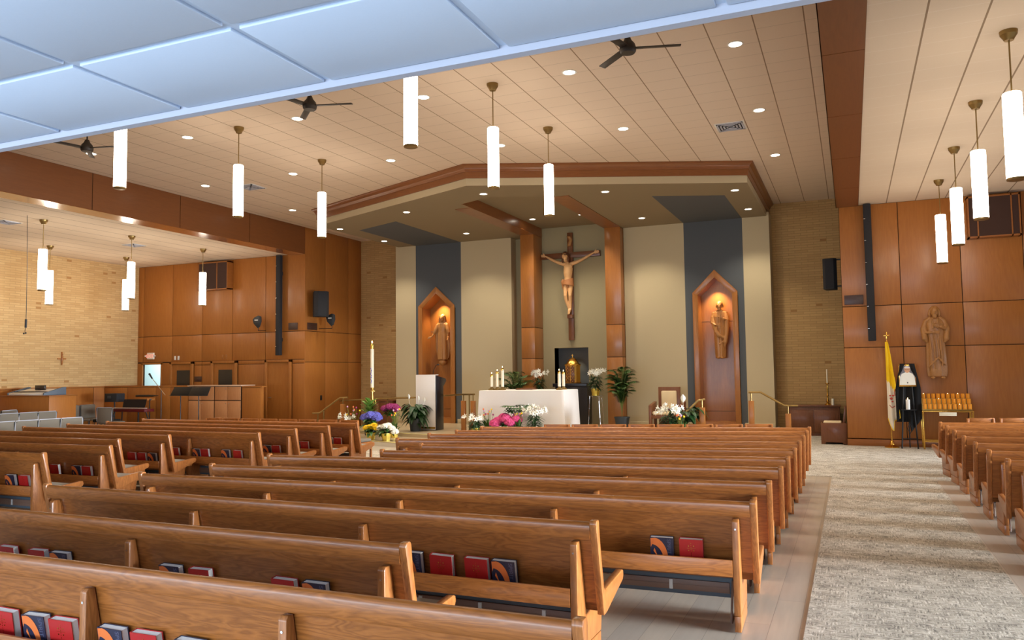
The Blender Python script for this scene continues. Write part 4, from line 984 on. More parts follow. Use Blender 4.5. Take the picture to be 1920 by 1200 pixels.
t_ = thing('pillar_candle', 'short white candle standing beside the gold candlestick', 'candle', (-.44, 20.46, .737)); b = MB(); b.lathe([(.032, 0), (.032, .15), (.02, .155)], n=16); b.build('wax', 'ivory_wax', t_); b = MB(); b.tube((0, 0, .155), (0, 0, .175), .003, n=5); b.build('wick', 'black_metal', t_)
t_ = thing('kneeling_bench', 'small wooden kneeling chair with pale padded top beside the right pier', 'bench', (-.39, 18.5, .006))
b = MB(); b.prism([(-.26, .45), (-.26, 0), (-.18, 0), (-.16, .04), (.16, .04), (.18, 0), (.26, 0), (.26, .45)], 1, -.28, -.25, bev=.003); b.prism([(-.26, .45), (-.26, 0), (-.18, 0), (-.16, .04), (.16, .04), (.18, 0), (.26, 0), (.26, .45)], 1, .25, .28, bev=.003); b.box(-.26, -.23, -.25, .25, .05, .45); b.box(.23, .26, -.25, .25, .05, .45); b.box(-.23, .23, -.25, .25, .38, .42); b.build('frame', 'mahogany', t_)
b = MB(); b.box(-.21, .15, -.22, .24, .42, .475, bev=.02); b.build('pad', 'cream_fabric', t_, angle=60)
b = MB(); b.prism([(.17, .42), (.22, .42), (.26, .80), (.22, .80)], 1, -.22, .22, bev=.004); b.build('back', 'mahogany', t_)
t_ = thing('credence_cabinet', 'low dark wood cabinet against the brick, behind the paschal candle', 'cabinet', (-12.95, 20.4, .006))
b = MB(); b.box(-.42, .42, -.3, .25, 0, .80, bev=.005); b.build('body', 'mahogany', t_); b = MB(); b.box(-.45, .45, -.33, .27, .80, .83, bev=.004); b.build('top', 'mahogany', t_)
for x0, x1 in ((-.38, -.01), (.01, .38)): b = MB(); b.box(x0, x1, -.316, -.30, .08, .74, bev=.003); b.build('door', 'mahogany', t_)

# ------------------------------------------------------------------ plants and flowers
def pot(b, r0, r1, h, z=0, n=20, wob=0): b.lathe([(r0, z), (r1, z+h), (r1*1.06, z+h), (r1*1.06, z+h*.93)], n=n, fold=wob, nf=7); b.lathe([(0, z+h*.9), (r1*.97, z+h*.9)], n=n, cap=False)
def leaves(b, c, n, L0, L1, wd, el0, el1, droop, rnd, spread=.03, fold=.15):
    for k in range(n):
        a = rnd.uniform(0, 2*PI); el = rnd.uniform(el0, el1); d = Vector((math.cos(a)*math.cos(el), math.sin(a)*math.cos(el), math.sin(el)))
        p = Vector(c)+Vector((rnd.uniform(-spread, spread), rnd.uniform(-spread, spread), rnd.uniform(-spread*.5, spread)))
        b.blade(p, d, (0, 0, 1), rnd.uniform(L0, L1), wd*rnd.uniform(.8, 1.15), droop*rnd.uniform(.5, 1.3), 6, fold)
def arching(b, c, n, L0, L1, lw, ll, rnd, hz=.6):
    """stalk rising then a broad leaf hanging from its end"""
    for k in range(n):
        a = rnd.uniform(0, 2*PI); L_ = rnd.uniform(L0, L1); d = Vector((math.cos(a), math.sin(a), 0))
        p1 = Vector(c)+d*L_*.35+Vector((0, 0, L_*hz)); b.path([c, Vector(c)+d*L_*.12+Vector((0, 0, L_*hz*.55)), p1], .004, 4)
        el = rnd.uniform(-.1, .6); dd = Vector((d.x*math.cos(el), d.y*math.cos(el), math.sin(el)))
        b.blade(p1, dd, (0, 0, 1), ll*rnd.uniform(.8, 1.2), lw*rnd.uniform(.8, 1.2), rnd.uniform(.5, 1.1), 6, .12)
def ball_blooms(b, c, r, nf, fs, rnd, flat=.75, up=-.2):
    for k in range(nf):
        z = rnd.uniform(up, 1); a = rnd.uniform(0, 2*PI); q = math.sqrt(max(0, 1-z*z)); d = Vector((q*math.cos(a), q*math.sin(a), z))
        p = Vector(c)+Vector((d.x*r, d.y*r, d.z*r*flat)); u = d.orthogonal().normalized(); v = d.cross(u); th = rnd.uniform(0, 1.5); s_ = fs*rnd.uniform(.75, 1.2)
        cc = b.bm.verts.new(p)
        for m in range(4):
            a0 = th+m*PI/2; dirs = [u*math.cos(a0+o_)+v*math.sin(a0+o_) for o_ in (-.6, 0, .6)]
            vs = [cc]+[b.bm.verts.new(p+dd*s_*(1 if j == 1 else .75)+d*s_*(.35 if j == 1 else .18)) for j, dd in enumerate(dirs)]
            b._f([vs[0], vs[1], vs[2], vs[3]])
def lily(b, p, d, s):
    p, d = Vector(p), Vector(d).normalized(); u = d.orthogonal().normalized(); v = d.cross(u)
    for k in range(6):
        a = k*PI/3; o_ = u*math.cos(a)+v*math.sin(a); base = p; mid = p+d*s*.75+o_*s*.22; tip = p+d*s*.85+o_*s*.75; sd = d.cross(o_)*s*.17
        A = b.bm.verts.new(base); B1 = b.bm.verts.new(mid-sd); B2 = b.bm.verts.new(mid+sd); T = b.bm.verts.new(tip); b._f([A, B1, B2]); b._f([B1, T, B2])
def tulip(b, p, s):
    b.lathe([(0, 0), (s*.45, s*.15), (s*.5, s*.6), (s*.3, s*1.1), (s*.05, s*1.2)], p, 8, .1, 3, cap=False)
def potted(label, loc, rnd_seed): return thing('potted_plant', label, 'potted plant', loc), random.Random(rnd_seed)
# peace lily before the ambo
t_, rd = potted('dark green peace lily in a grey pot before the ambo', (-10.1, 17.3, PZ), 1)
b = MB(); pot(b, .13, .17, .32); b.build('pot', 'pot_dark', t_)
b = MB(); arching(b, (0, 0, .28), 60, .22, .46, .12, .27, rd, .8); leaves(b, (0, 0, .32), 40, .25, .42, .11, .0, 1.3, .8, rd, .08); b.build('foliage', 'leaf_dark', t_, angle=0)
for q in ((-.16, -.05, .80), (.1, -.02, .76), (.2, .1, .72)): b = MB(); b.blade(q, (0, -.2, 1), (0, 1, 0), .13, .07, 0, 5, .3); b.tube((q[0]*.4, q[1]*.4, .3), q, .004, n=4); b.build('bloom', 'petal_white', t_, angle=0)
# potted palms
def palm(label, loc, n, H_, seed, potr=.19, spread=.5):
    t_, rd = potted(label, loc, seed); b = MB(); pot(b, potr*.75, potr, .30); b.build('pot', 'pot_dark', t_)
    b = MB(); f = MB()
    for k in range(n):
        a = rd.uniform(0, 2*PI); h = rd.uniform(.45, 1)*H_; out = spread*rd.uniform(.5, 1.1)*(1.2-h/H_*.5); d = Vector((math.cos(a), math.sin(a), 0))
        pts = [Vector((0, 0, .26))+d*(out*t2**1.6)+Vector((0, 0, h*(t2**.75)-.22*h*max(0, t2-.6)**1.2*3)) for t2 in [i/10 for i in range(11)]]
        b.path(pts, .006, 4)
        for i in range(4, 11):
            dd = (pts[i]-pts[i-1]).normalized(); sd = dd.cross(Vector((0, 0, 1))).normalized()
            for sx in (-1, 1):
                for o_ in (0, .33, .66):
                    f.blade(pts[i]-(pts[i]-pts[i-1])*o_, dd*.75+sd*sx*.9+Vector((0, 0, .15)), (0, 0, 1), .26*(1.15-abs(i-7)/8), .028, .5, 3, .1)
    b.build('stems', 'stem', t_, angle=0); f.build('fronds', 'palm_leaf', t_, angle=0)
palm('tall potted palm between the pillar and the wooden armchair', (-5.28, 19.15, PZ), 40, 1.62, 3, spread=.36)
palm('potted palm behind the left end of the altar', (-8.05, 19.0, PZ), 30, 1.55, 4, spread=.6)
# lilies on stands beside the tabernacle
def easter_lily(label, loc, seed, foil='foil_gold', h=.42, n=9, sp=.24):
    t_, rd = potted(label, loc, seed); b = MB(); pot(b, .085, .115, .18, wob=.05); b.build('pot', foil, t_)
    b = MB()
    for k in range(6): a = rd.uniform(0, 6.28); b.path([(0, 0, .15), (.05*math.cos(a), .05*math.sin(a), .3), (.11*math.cos(a), .11*math.sin(a), .18+h*.8)], .006, 4)
    for k in range(170):
        a = rd.uniform(0, 6.28); z = .16+rd.uniform(0, h*.75); r = rd.uniform(0, .09); el = rd.uniform(-.1, .7)
        b.blade((r*math.cos(a), r*math.sin(a), z), (math.cos(a)*math.cos(el), math.sin(a)*math.cos(el), math.sin(el)), (0, 0, 1), rd.uniform(.12, .2), .036, .5, 4, .1)
    b.build('foliage', 'leaf_dark', t_, angle=0)
    b = MB()
    for k in range(n*2):
        a = rd.uniform(0, 6.28); r = rd.uniform(.04, sp*.8); z = .18+h*rd.uniform(.85, 1.15); lily(b, (r*math.cos(a), r*math.sin(a), z), (math.cos(a), math.sin(a)-.3, rd.uniform(-.1, .7)), .10)
    b.build('blooms', 'petal_white', t_, angle=0)
def acrylic_stand(x, y, h, label, mat='clear_acrylic'):
    t_ = thing('plant_stand', label, 'plant stand', (x, y, PZ)); b = MB(); b.box(-.15, .15, -.15, .15, h-.015, h, bev=.003); b.build('top', mat, t_)
    for sx in (-1, 1):
        for sy in (-1, 1): b = MB(); b.tube((sx*.16, sy*.16, 0), (sx*.12, sy*.12, h-.015), .008, n=6); b.build('leg', mat, t_)
    return t_
acrylic_stand(-6.0, 19.3, .82, 'clear plant stand right of the tabernacle'); easter_lily('white lilies in gold foil on a clear stand right of the tabernacle', (-6.0, 19.3, PZ+.822), 11)
acrylic_stand(-7.62, 19.5, .78, 'clear plant stand hidden behind the altar, left of the tabernacle'); easter_lily('white lilies in gold foil behind the altar, left of the tabernacle', (-7.62, 19.5, PZ+.782), 12)
# row of flowers in front of the altar
def tulip_pot(label, loc, cols, seed, h=.34, foil='foil_gold', n=9):
    t_, rd = potted(label, loc, seed); b = MB(); pot(b, .08, .105, .15, wob=.05); b.build('pot', foil, t_); st = MB(); lv = MB(); bl = {c: MB() for c in cols}
    for k in range(n):
        a = rd.uniform(0, 6.28); r = rd.uniform(.03, .16); z = .15+h*rd.uniform(.7, 1.1); p = (r*math.cos(a), r*math.sin(a), z); st.path([(0, 0, .12), (p[0]*.6, p[1]*.6, z*.6), p], .005, 4)
        tulip(bl[cols[k % len(cols)]], p, .038)
    leaves(lv, (0, 0, .14), 26, .2, .36, .045, .6, 1.4, .3, rd, .05)
    st.build('stems', 'stem', t_, angle=0); lv.build('foliage', 'leaf', t_, angle=0)
    for c, m in bl.items(): m.build('blooms_'+c.split('_')[1], c, t_, angle=60)
def hydrangea(label, loc, mat, seed, heads, h=.3, r=.12, foil='foil_gold', fs=.022, nf=170, leafm='leaf'):
    t_, rd = potted(label, loc, seed); b = MB(); pot(b, .085, .115, .17, wob=.05); b.build('pot', foil, t_); lv = MB(); leaves(lv, (0, 0, h*.75), 40, .13, .24, .09, -.2, .7, .5, rd, .08); lv.build('foliage', leafm, t_, angle=0)
    b = MB()
    for (x, y, z) in heads: b.ell((x, y, h+z), (r*.88, r*.88, r*.65), 10, 6); ball_blooms(b, (x, y, h+z), r, nf, fs, rd)
    b.build('blooms', mat, t_, angle=0)
hydrangea('large pink hydrangea in front of the altar', (-7.27, 16.55, PZ), 'petal_pink', 21, [(-.2, 0, .02), (.0, -.05, .08), (-.08, .05, .10), (.24, 0, .06), (-.26, -.05, -.03), (.12, -.06, .0)], .30, .135, fs=.03)
t_, rd = potted('broad-leaved green plant behind the pink hydrangea', (-7.1, 16.75, PZ), 22); b = MB(); pot(b, .1, .13, .2); b.build('pot', 'pot_dark', t_)
b = MB()
for k in range(20):
    a = rd.uniform(0, 6.28); L_ = rd.uniform(.3, .5); p1 = Vector((math.cos(a)*L_*.45, math.sin(a)*L_*.45, .30+L_*.75)); b.path([(0, 0, .18), p1*.6+Vector((0, 0, .1)), p1], .005, 4)
    for j in range(7):
        aa = a+(j-3)*.5; b.blade(p1, (math.cos(aa), math.sin(aa), .35), (0, 0, 1), .20-.015*abs(j-3), .07, .45, 5, .1)
b.build('foliage', 'leaf', t_, angle=0)
tulip_pot('pot of yellow, orange and purple tulips right of the pink hydrangea', (-6.98, 16.5, PZ), ['petal_yellow', 'petal_lilac', 'petal_orange'], 23, .33)
tulip_pot('pot of orange and yellow tulips before the left end of the altar', (-7.82, 16.7, PZ), ['petal_orange', 'petal_yellow', 'petal_magenta', 'petal_lilac'], 24, .38)
easter_lily('white lilies on the floor before the right half of the altar', (-6.62, 16.6, PZ), 25, h=.40, n=16, sp=.34)
easter_lily('white lilies low on the floor at the left corner of the altar', (-8.0, 16.45, PZ), 26, h=.22, n=9, sp=.36)
# flowers before the armchair
easter_lily('white lilies on the floor before the wooden armchair', (-3.60, 16.72, PZ), 31, h=.42, n=16, sp=.3)
t_, rd = potted('dark leafy peace lily with one white bloom before the right niche', (-3.28, 17.0, PZ), 32); b = MB(); pot(b, .11, .15, .25); b.build('pot', 'pot_dark', t_)
b = MB(); arching(b, (0, 0, .22), 64, .3, .55, .11, .27, rd, .75); leaves(b, (0, 0, .3), 26, .25, .42, .08, .1, 1.2, .6, rd, .08); b.build('foliage', 'leaf_dark', t_, angle=0)
b = MB(); b.tube((-.03, 0, .3), (-.04, -.1, .78), .005, n=5); b.blade((-.04, -.1, .76), (0, -.1, 1), (0, 1, 0), .17, .11, 0, 6, .3); b.build('bloom', 'petal_white', t_, angle=0)
tulip_pot('pot of peach and lilac tulips before the right niche', (-3.28, 16.55, PZ), ['petal_orange', 'petal_lilac', 'petal_yellow'], 33, .32, n=8)
# flower group by the paschal candle
hydrangea('blue hydrangea in the flower group at left', (-10.62, 16.1, .10), 'petal_blue', 41, [(-.16, 0, .0), (.0, -.04, .05), (.16, 0, .0), (.05, .1, .04), (-.08, .1, .05)], .47, .13, 'pot_dark', .028)
hydrangea('white hydrangea in gold foil on the step at left', (-9.82, 15.5, .10), 'petal_white', 42, [(-.15, 0, .0), (.0, -.06, .04), (.14, 0, .0), (.0, .08, .05), (.22, .02, -.08)], .28, .085, fs=.026, nf=110)
hydrangea('yellow flowers in gold foil on the step at left', (-10.3, 15.6, .10), 'petal_yellow', 43, [(-.12, 0, .0), (.0, -.05, .02), (.13, 0, .0), (.03, .08, .05)], .27, .08, fs=.024, nf=90)
hydrangea('magenta azalea at the back of the left flower group', (-10.45, 16.7, PZ), 'petal_magenta', 44, [(-.16, 0, .0), (.0, -.04, .05), (.16, 0, .0), (.05, .1, .04)], .58, .11, 'pot_dark', .022)
tulip_pot('pink and yellow tulips at the right of the left flower group', (-10.1, 16.3, .10), ['petal_lilac', 'petal_yellow', 'petal_orange'], 45, .5)
tulip_pot('orange and pink tulips at the left of the left flower group', (-11.2, 16.2, .10), ['petal_orange', 'petal_lilac', 'petal_yellow', 'petal_magenta'], 46, .52)
easter_lily('white lilies low at the left of the left flower group', (-11.35, 16.05, .10), 47, h=.3, n=7, sp=.25)
t_, rd = potted('light green broad-leaved plant at the back of the left flower group', (-11.1, 16.75, .10), 48); b = MB(); pot(b, .11, .15, .26); b.build('pot', 'pot_dark', t_)
b = MB(); b.tube((0, 0, .25), (0, 0, .6), .012, n=6)
for k in range(24): a = k*2.4; b.blade((0, 0, .42+k*.016), (math.cos(a)*.8, math.sin(a)*.8, .8), (0, 0, 1), .34, .12, .25, 6, .15)
b.build('foliage', 'leaf_light', t_, angle=0)
# paschal candle
t_ = thing('paschal_candle', 'tall lit white candle with blue decoration on a brass-topped stand', 'candle stand', (-11.15, 16.95, PZ))
zc0 = .80
b = MB(); b.box(-.11, .11, -.11, .11, 0, zc0-.12, bev=.006); b.build('pedestal', 'mahogany', t_)
b = MB()
for k in range(8): a = k*PI/4; b.tube((.08*math.cos(a), .08*math.sin(a), zc0-.12), (.08*math.cos(a), .08*math.sin(a), zc0), .022, n=8)
b.lathe([(.1, zc0-.12), (.1, zc0-.105)], n=20); b.build('collar', 'brass', t_)
b = MB(); b.lathe([(.03, zc0-.1), (.028, zc0+.2), (.11, zc0+.205), (.11, zc0+.22), (.04, zc0+.225), (.045, zc0+.30)], n=20); b.build('socket', 'brass', t_)
b = MB(); b.lathe([(.042, zc0+.30), (.042, zc0+1.32)], n=20); cn = b.build('wax', 'ivory_wax', t_)
b = MB()
for k in range(9): a = -1.2+.3*math.sin(k*2.1); z = zc0+.42+k*.045; b.ell((.041*math.cos(a-.4), .041*math.sin(a-.4), z), (.014, .014, .016+.008*(k % 2)), 8, 5)
b.build('painted_motif', 'petal_blue', cn, angle=60)
b = MB(); b.lathe([(.046, zc0+1.28), (.046, zc0+1.38), (.02, zc0+1.41)], n=16); b.build('follower', 'gold', t_)
b = MB(); b.ell((0, 0, zc0+1.45), (.014, .014, .035), 8, 6); b.build('flame', 'flame', t_)

# ================================================================== RIGHT WING
# flag on a pole
t_ = thing('flag', 'yellow and white flag hanging from a brass pole at the right pier', 'flag', (.70, 17.82, .006))
b = MB(); b.lathe([(.14, 0), (.14, .015), (.10, .03), (.045, .06), (.03, .13), (.02, .14)], n=24); b.build('base', 'gold', t_)
b = MB(); b.tube((0, 0, .12), (-.015, 0, 2.16), .012, n=10); b.build('pole', 'gold', t_)
b = MB(); b.box(-.028, -.002, -.012, .012, 2.16, 2.34, bev=.004); b.box(-.075, .045, -.012, .012, 2.26, 2.285, bev=.004); b.lathe([(.02, 2.13), (.025, 2.15), (.015, 2.17)], (-.015, 0, 0), 12); b.build('finial_cross', 'gold', t_)
def flag_pt(u, v_):   # u across folds, v down
    z = 2.14-v_*(1.55+.25*math.sin(u*PI*1.1)*(1 if u < .5 else .2)); wdt = .05+.17*v_**.8
    x = -.05+u*wdt+.0; y = -.03+.035*math.cos(u*9.5)*(0.3+v_)
    return (x, y, z)
rows = [[flag_pt(i/16, j/30) for i in range(17)] for j in range(31)]
b = MB(); b.sheet(rows); m_ = []
for f in b.bm.faces:
    c_ = f.calc_center_median(); f.material_index = 0 if c_.z > 1.28-(c_.x)*1.6 else 1
o = b.build('cloth', ['flag_yellow', 'flag_white'], t_, angle=60); sol = o.modifiers.new('Solidify', 'SOLIDIFY'); sol.thickness = .004
b = MB(); b.path([rows[30][i] for i in range(17)], .010, 5); b.path([rows[j][16] for j in range(14, 31)], .008, 5); b.build('fringe', 'flag_yellow', o)
b = MB()
for (x, z, r) in ((.02, .99, .03), (.055, 1.05, .022), (.0, 1.05, .018), (.04, .93, .02)): b.ell((x, -.075, z), (r, .012, r*.8), 8, 6)
b.path([(-.02, -.075, .86), (.03, -.08, .80), (.08, -.075, .84)], .008, 5); b.path([(.09, -.07, 1.05), (.08, -.075, 1.12), (.1, -.07, 1.18)], .008, 5); b.build('emblem', 'flag_red', o)
# easel with framed portrait draped in black
t_ = thing('easel', 'black easel holding a draped portrait beside the flag', 'easel', (1.03, 17.75, .006))
for x0, x1 in ((-.16, -.05), (.13, .05)): b = MB(); b.tube((x0, -.12, 0), (x1, .02, 1.68), .014, n=8); b.build('leg', 'black_metal', t_)
b = MB(); b.tube((0, .14, 0), (0, .03, 1.6), .012, n=8); b.build('leg', 'black_metal', t_)
b = MB(); b.box(-.14, .13, -.12, -.07, .76, .775); b.tube((-.15, -.1, .2), (.12, -.1, .2), .008); b.path([(0, -.1, .3), (-.05, -.1, .4), (0, -.1, .5), (.05, -.1, .4), (0, -.1, .3)], .006, 6); b.build('shelf', 'black_metal', t_)
t_ = thing('portrait', 'framed portrait of a white-haired person in a white robe on the easel', 'picture', (1.025, 17.69, 1.24))
b = MB(); b.box(-.155, .155, -.012, .012, 0, .44, bev=.003); b.build('frame', 'gold', t_)
b = MB(); b.box(-.14, .14, -.016, -.012, .03, .42); b.build('backdrop', 'backdrop_grey', t_)
b = MB(); b.prism([(-.145, .03), (.145, .03), (.125, .2), (.09, .26), (.03, .285), (-.03, .285), (-.10, .255), (-.135, .19)], 1, -.019, -.016); b.build('painted_robe', 'petal_white', t_)
b = MB(); b.prism([(.05*math.cos(a*PI/8), .335+.062*math.sin(a*PI/8)) for a in range(16)], 1, -.021, -.017); b.build('painted_face', 'skin_paint', t_)
b = MB(); b.prism([(.056*math.cos(a*PI/8), .365+.042*math.sin(a*PI/8)) for a in range(0, 9)], 1, -.0215, -.021); b.build('painted_hair', 'white_cloth', t_)
b = MB()
for sx in (-1, 1): b.path([(sx*.02+.014*math.cos(a*PI/5), -.022, .338+.010*math.sin(a*PI/5)) for a in range(11)], .002, 4)
b.box(-.006, .006, -.022, -.019, .06, .09); b.box(-.014, .014, -.022, -.019, .074, .080); b.build('painted_spectacles', 'black_metal', t_)
t_ = None
def drape(label):
    b = MB(); rows = []
    for j in range(26):
        v_ = j/25; z = 1.70-v_*(1.1); wl = .13+.10*min(1, v_*2.2); row = []
        for i in range(21):
            u = i/20*2-1; x = 1.03+u*wl; y = 17.72+.02*math.cos(u*12+v_*2)+.02; zz = z-(.22*(1-abs(u))*v_**3 if u > 0 else .05*v_)*1.4
            row.append((x, y, zz))
        rows.append(row)
    b.sheet(rows)
    # two tails crossing the upper corners of the frame
    b.sheet([[(.90, 17.668, 1.70), (.985, 17.668, 1.70)], [(.875, 17.668, 1.55), (.93, 17.668, 1.55)], [(.865, 17.668, 1.45), (.872, 17.668, 1.45)]])
    b.sheet([[(1.06, 17.668, 1.70), (1.16, 17.668, 1.70)], [(1.10, 17.668, 1.55), (1.185, 17.668, 1.55)], [(1.175, 17.668, 1.42), (1.20, 17.668, 1.42)]])
    o = tag(b.build('mourning_drape', 'black_cloth', angle=60), label, 'cloth'); sol = o.modifiers.new('Solidify', 'SOLIDIFY'); sol.thickness = .004
drape('black cloth draped round the portrait and hanging behind the easel')
t_ = thing('pillar_candle', 'white battery candle on the easel shelf below the portrait', 'candle', (1.01, 17.635, .783)); b = MB(); b.lathe([(.038, 0), (.038, .19), (.034, .2), (.025, .19)], n=20); b.build('wax', 'white_plastic', t_); b = MB(); b.ell((0, 0, .215), (.007, .007, .02), 8, 6); b.build('flame', 'flame', t_)
# votive stand with three rising rows of amber cups
t_ = thing('votive_stand', 'brass votive candle stand against the panelled right wall', 'candle stand', (1.70, 17.78, .006)); hw2 = .43
for sx in (-1, 1):
    for y in (-.18, .2): b = MB(); b.box(sx*hw2-.014, sx*hw2+.014, y-.014, y+.014, 0, .76, bev=.003); b.build('leg', 'gold', t_)
b = MB(); b.box(-hw2-.02, hw2+.02, -.2, .22, .735, .755, bev=.003); b.box(-hw2, hw2, -.19, -.17, .14, .16); b.box(-hw2, hw2, .19, .21, .14, .16); b.build('frame', 'gold', t_)
for k in range(3): b = MB(); b.box(-hw2, hw2, -.19+k*.13, -.075+k*.13, .755+k*.10-.0, .765+k*.10, bev=.002); b.box(-hw2, hw2, -.19+k*.13, -.185+k*.13, .755, .79+k*.10); b.build('shelf', 'brass', t_)
b = MB(); b.box(-.15, .15, -.206, -.2, .66, .73, bev=.002); b.box(-.07, .05, -.208, -.206, .69, .70); b.build('sign', 'ivory_wax', t_)
vs = None
rw = ['front row', 'middle row', 'back row']; od = ['first', 'second', 'third', 'fourth', 'fifth', 'sixth', 'seventh', 'eighth', 'ninth', 'tenth']
for k in range(3):
    for i in range(10):
        lb = 'amber votive cup on the brass stand, %s, %s from left' % (rw[k], od[i]); loc = (1.70-hw2+.042+i*.0865, 17.78-.133+k*.13, .0065+.7655+k*.10)
        if vs is None:
            vs = thing('votive_candle', lb, 'candle', loc, 0, 'votive cups on the brass stand')
            b = MB(); b.lathe([(.026, 0), (.032, .02), (.034, .115), (.037, .12), (.031, .115)], n=14); b.build('cup', 'amber_glass', vs); b = MB(); b.lathe([(0, .085), (.03, .085)], n=12, cap=False); b.tube((0, 0, .085), (0, 0, .10), .002, n=4); b.build('wax', 'ivory_wax', vs)
        else: c = dup(vs, loc, 0, lb)
for (i, k) in ((0, 2), (5, 2), (7, 2), (3, 1)):
    l = bpy.data.objects.new('flame', None)
bpy.data.objects.remove(l)
fl = {}
for o in list(C.objects):
    if o.name.startswith('votive_candle') and any(s_ in o['label'] for s_ in ('back row, first', 'back row, sixth', 'back row, eighth', 'middle row, fourth', 'front row, eighth')):
        b = MB(); b.ell((0, 0, .108), (.008, .008, .018), 8, 6); b.build('flame', 'flame', o)

# wall-hung audio gear and grilles
def line_array(x, label):
    t_ = thing('column_speaker', label, 'speaker', (x, YP-.14, 2.18))
    b = MB(); b.box(-.075, .075, -.06, .06, 0, 2.87, bev=.012); b.build('housing', 'speaker_black', t_)
    for k in range(6): b = MB(); b.box(-.076, -.04, -.064, -.058, .25+k*.46, .262+k*.46); b.build('clamp', 'chrome', t_)
    b = MB(); b.box(-.03, .03, .06, .13, .4, .5); b.box(-.03, .03, .06, .13, 2.3, 2.4); b.build('bracket', 'black_metal', t_)
line_array(.42, 'tall thin black column speaker on the right panelled wall'); line_array(-14.95, 'tall thin black column speaker on the left pier')
def box_speaker(x, y, z, rz, w_, d_, h_, label, side):
    t_ = thing('box_speaker', label, 'speaker', (x, y, z), rz)
    b = MB(); b.prism([(-w_/2, -d_*.3), (-w_*.3, -d_/2), (w_*.3, -d_/2), (w_/2, -d_*.3), (w_*.4, d_/2), (-w_*.4, d_/2)], 2, -h_/2, h_/2, bev=.008); b.build('cabinet', 'speaker_black', t_)
    b = MB(); b.prism([(-w_*.30, -d_/2-.006), (w_*.30, -d_/2-.006), (w_*.30, -d_/2), (-w_*.30, -d_/2)], 2, -h_*.46, h_*.42); b.build('grille', 'speaker_black', t_)
    for za, zb in ((-h_*.42, -h_*.38), (h_*.45, h_*.49)):
        b = MB(); b.box(w_*.4, w_*.4+side, -.02, .02, za, zb) if side else b.box(-.02, .02, d_/2-.01, d_/2+.10, za, zb); b.build('bracket', 'black_metal', t_)
box_speaker(-.36, 19.3, 3.76, -.1, .30, .36, .70, 'black box speaker beside the right pier, above the brick', .13)
box_speaker(-13.84, 18.4, 3.62, .9, .42, .40, .72, 'black box speaker on the left sanctuary wall', 0)
def wall_grille(x0, x1, z0, z1, label, fr_):
    t_ = thing('speaker_grille', label, 'speaker grille', ((x0+x1)/2, YP-.02, z0)); w_ = (x1-x0)/2; h_ = z1-z0; d_ = .22
    b = MB(); b.box(-w_, w_, -d_, .018, 0, .03); b.box(-w_, w_, -d_, .018, h_-.03, h_)
    for x in (-w_, -w_+fr_[0], w_-fr_[1], w_-.025): b.box(x, x+.025, -d_, .018, 0, h_)
    b.build('frame', 'panel_flat', t_)
    b = MB(); b.box(-w_+.02, w_-.02, -d_+.012, -d_+.03, .03, h_-.03); b.box(-w_+.012, -w_+.02, -d_+.03, .0, .03, h_-.03); b.build('cloth', 'speaker_brown', t_)
wall_grille(2.24, 3.14, 4.17, 5.0, 'brown cloth speaker box high on the right panelled wall', (.16, .16)); wall_grille(-17.92, -16.77, 4.17, 5.0, 'brown cloth speaker box high on the left wing wall', (.02, .42))
def return_grille(x, y, z, w_, h_, rz, label):
    t_ = thing('air_grille', label, 'grille', (x, y, z), rz); b = MB(); b.box(-w_/2, w_/2, -.02, 0, -h_/2, h_/2, bev=.004); b.build('frame', 'grille_brown', t_)
    b = MB()
    for k in range(9): zz = -h_/2+.02+k*(h_-.04)/8; b.box(-w_/2+.015, w_/2-.015, -.026, -.02, zz-.004, zz+.004)
    b.build('slats', 'grille_brown', t_)
return_grille(.10, YP-.002, 3.06, .37, .20, 0, 'dark brown wall grille low on the right pier'); return_grille(-14.55, YP-.002, 3.0, .32, .20, 0, 'shiny dark brown wall grille on the left pier'); return_grille(XL+.002, 18.42, 3.0, .44, .20, PI/2, 'dark wall grille round the corner below the left box speaker')
def antenna(x, y, z, rz, label, wx, wy):
    t_ = thing('paddle_antenna', label, 'antenna', (x, y, z), rz)
    b = MB(); b.prism([(-.17, .06), (-.14, -.06), (-.02, -.19), (.05, -.16), (.10, .0), (.09, .14), (.0, .17), (-.10, .13)], 1, -.008, .008, bev=.004); b.build('paddle', 'black_metal', t_)
    b = MB(); b.box(-.11, -.01, -.012, -.009, .03, .05); b.build('badge', 'white_plastic', t_)
    b = MB(); b.tube((0, 0, -.18), (0, 0, -.27), .008); b.tube((0, 0, -.26), (wx, wy, -.26), .01); b.build('bracket', 'black_metal', t_)
antenna(-15.55, YP-.30, 3.16, .3, 'black paddle antenna on the left wing wall', .1, .29); antenna(-13.7, 18.75, 3.2, .4, 'black paddle antenna below the left box speaker', -.40, .12)
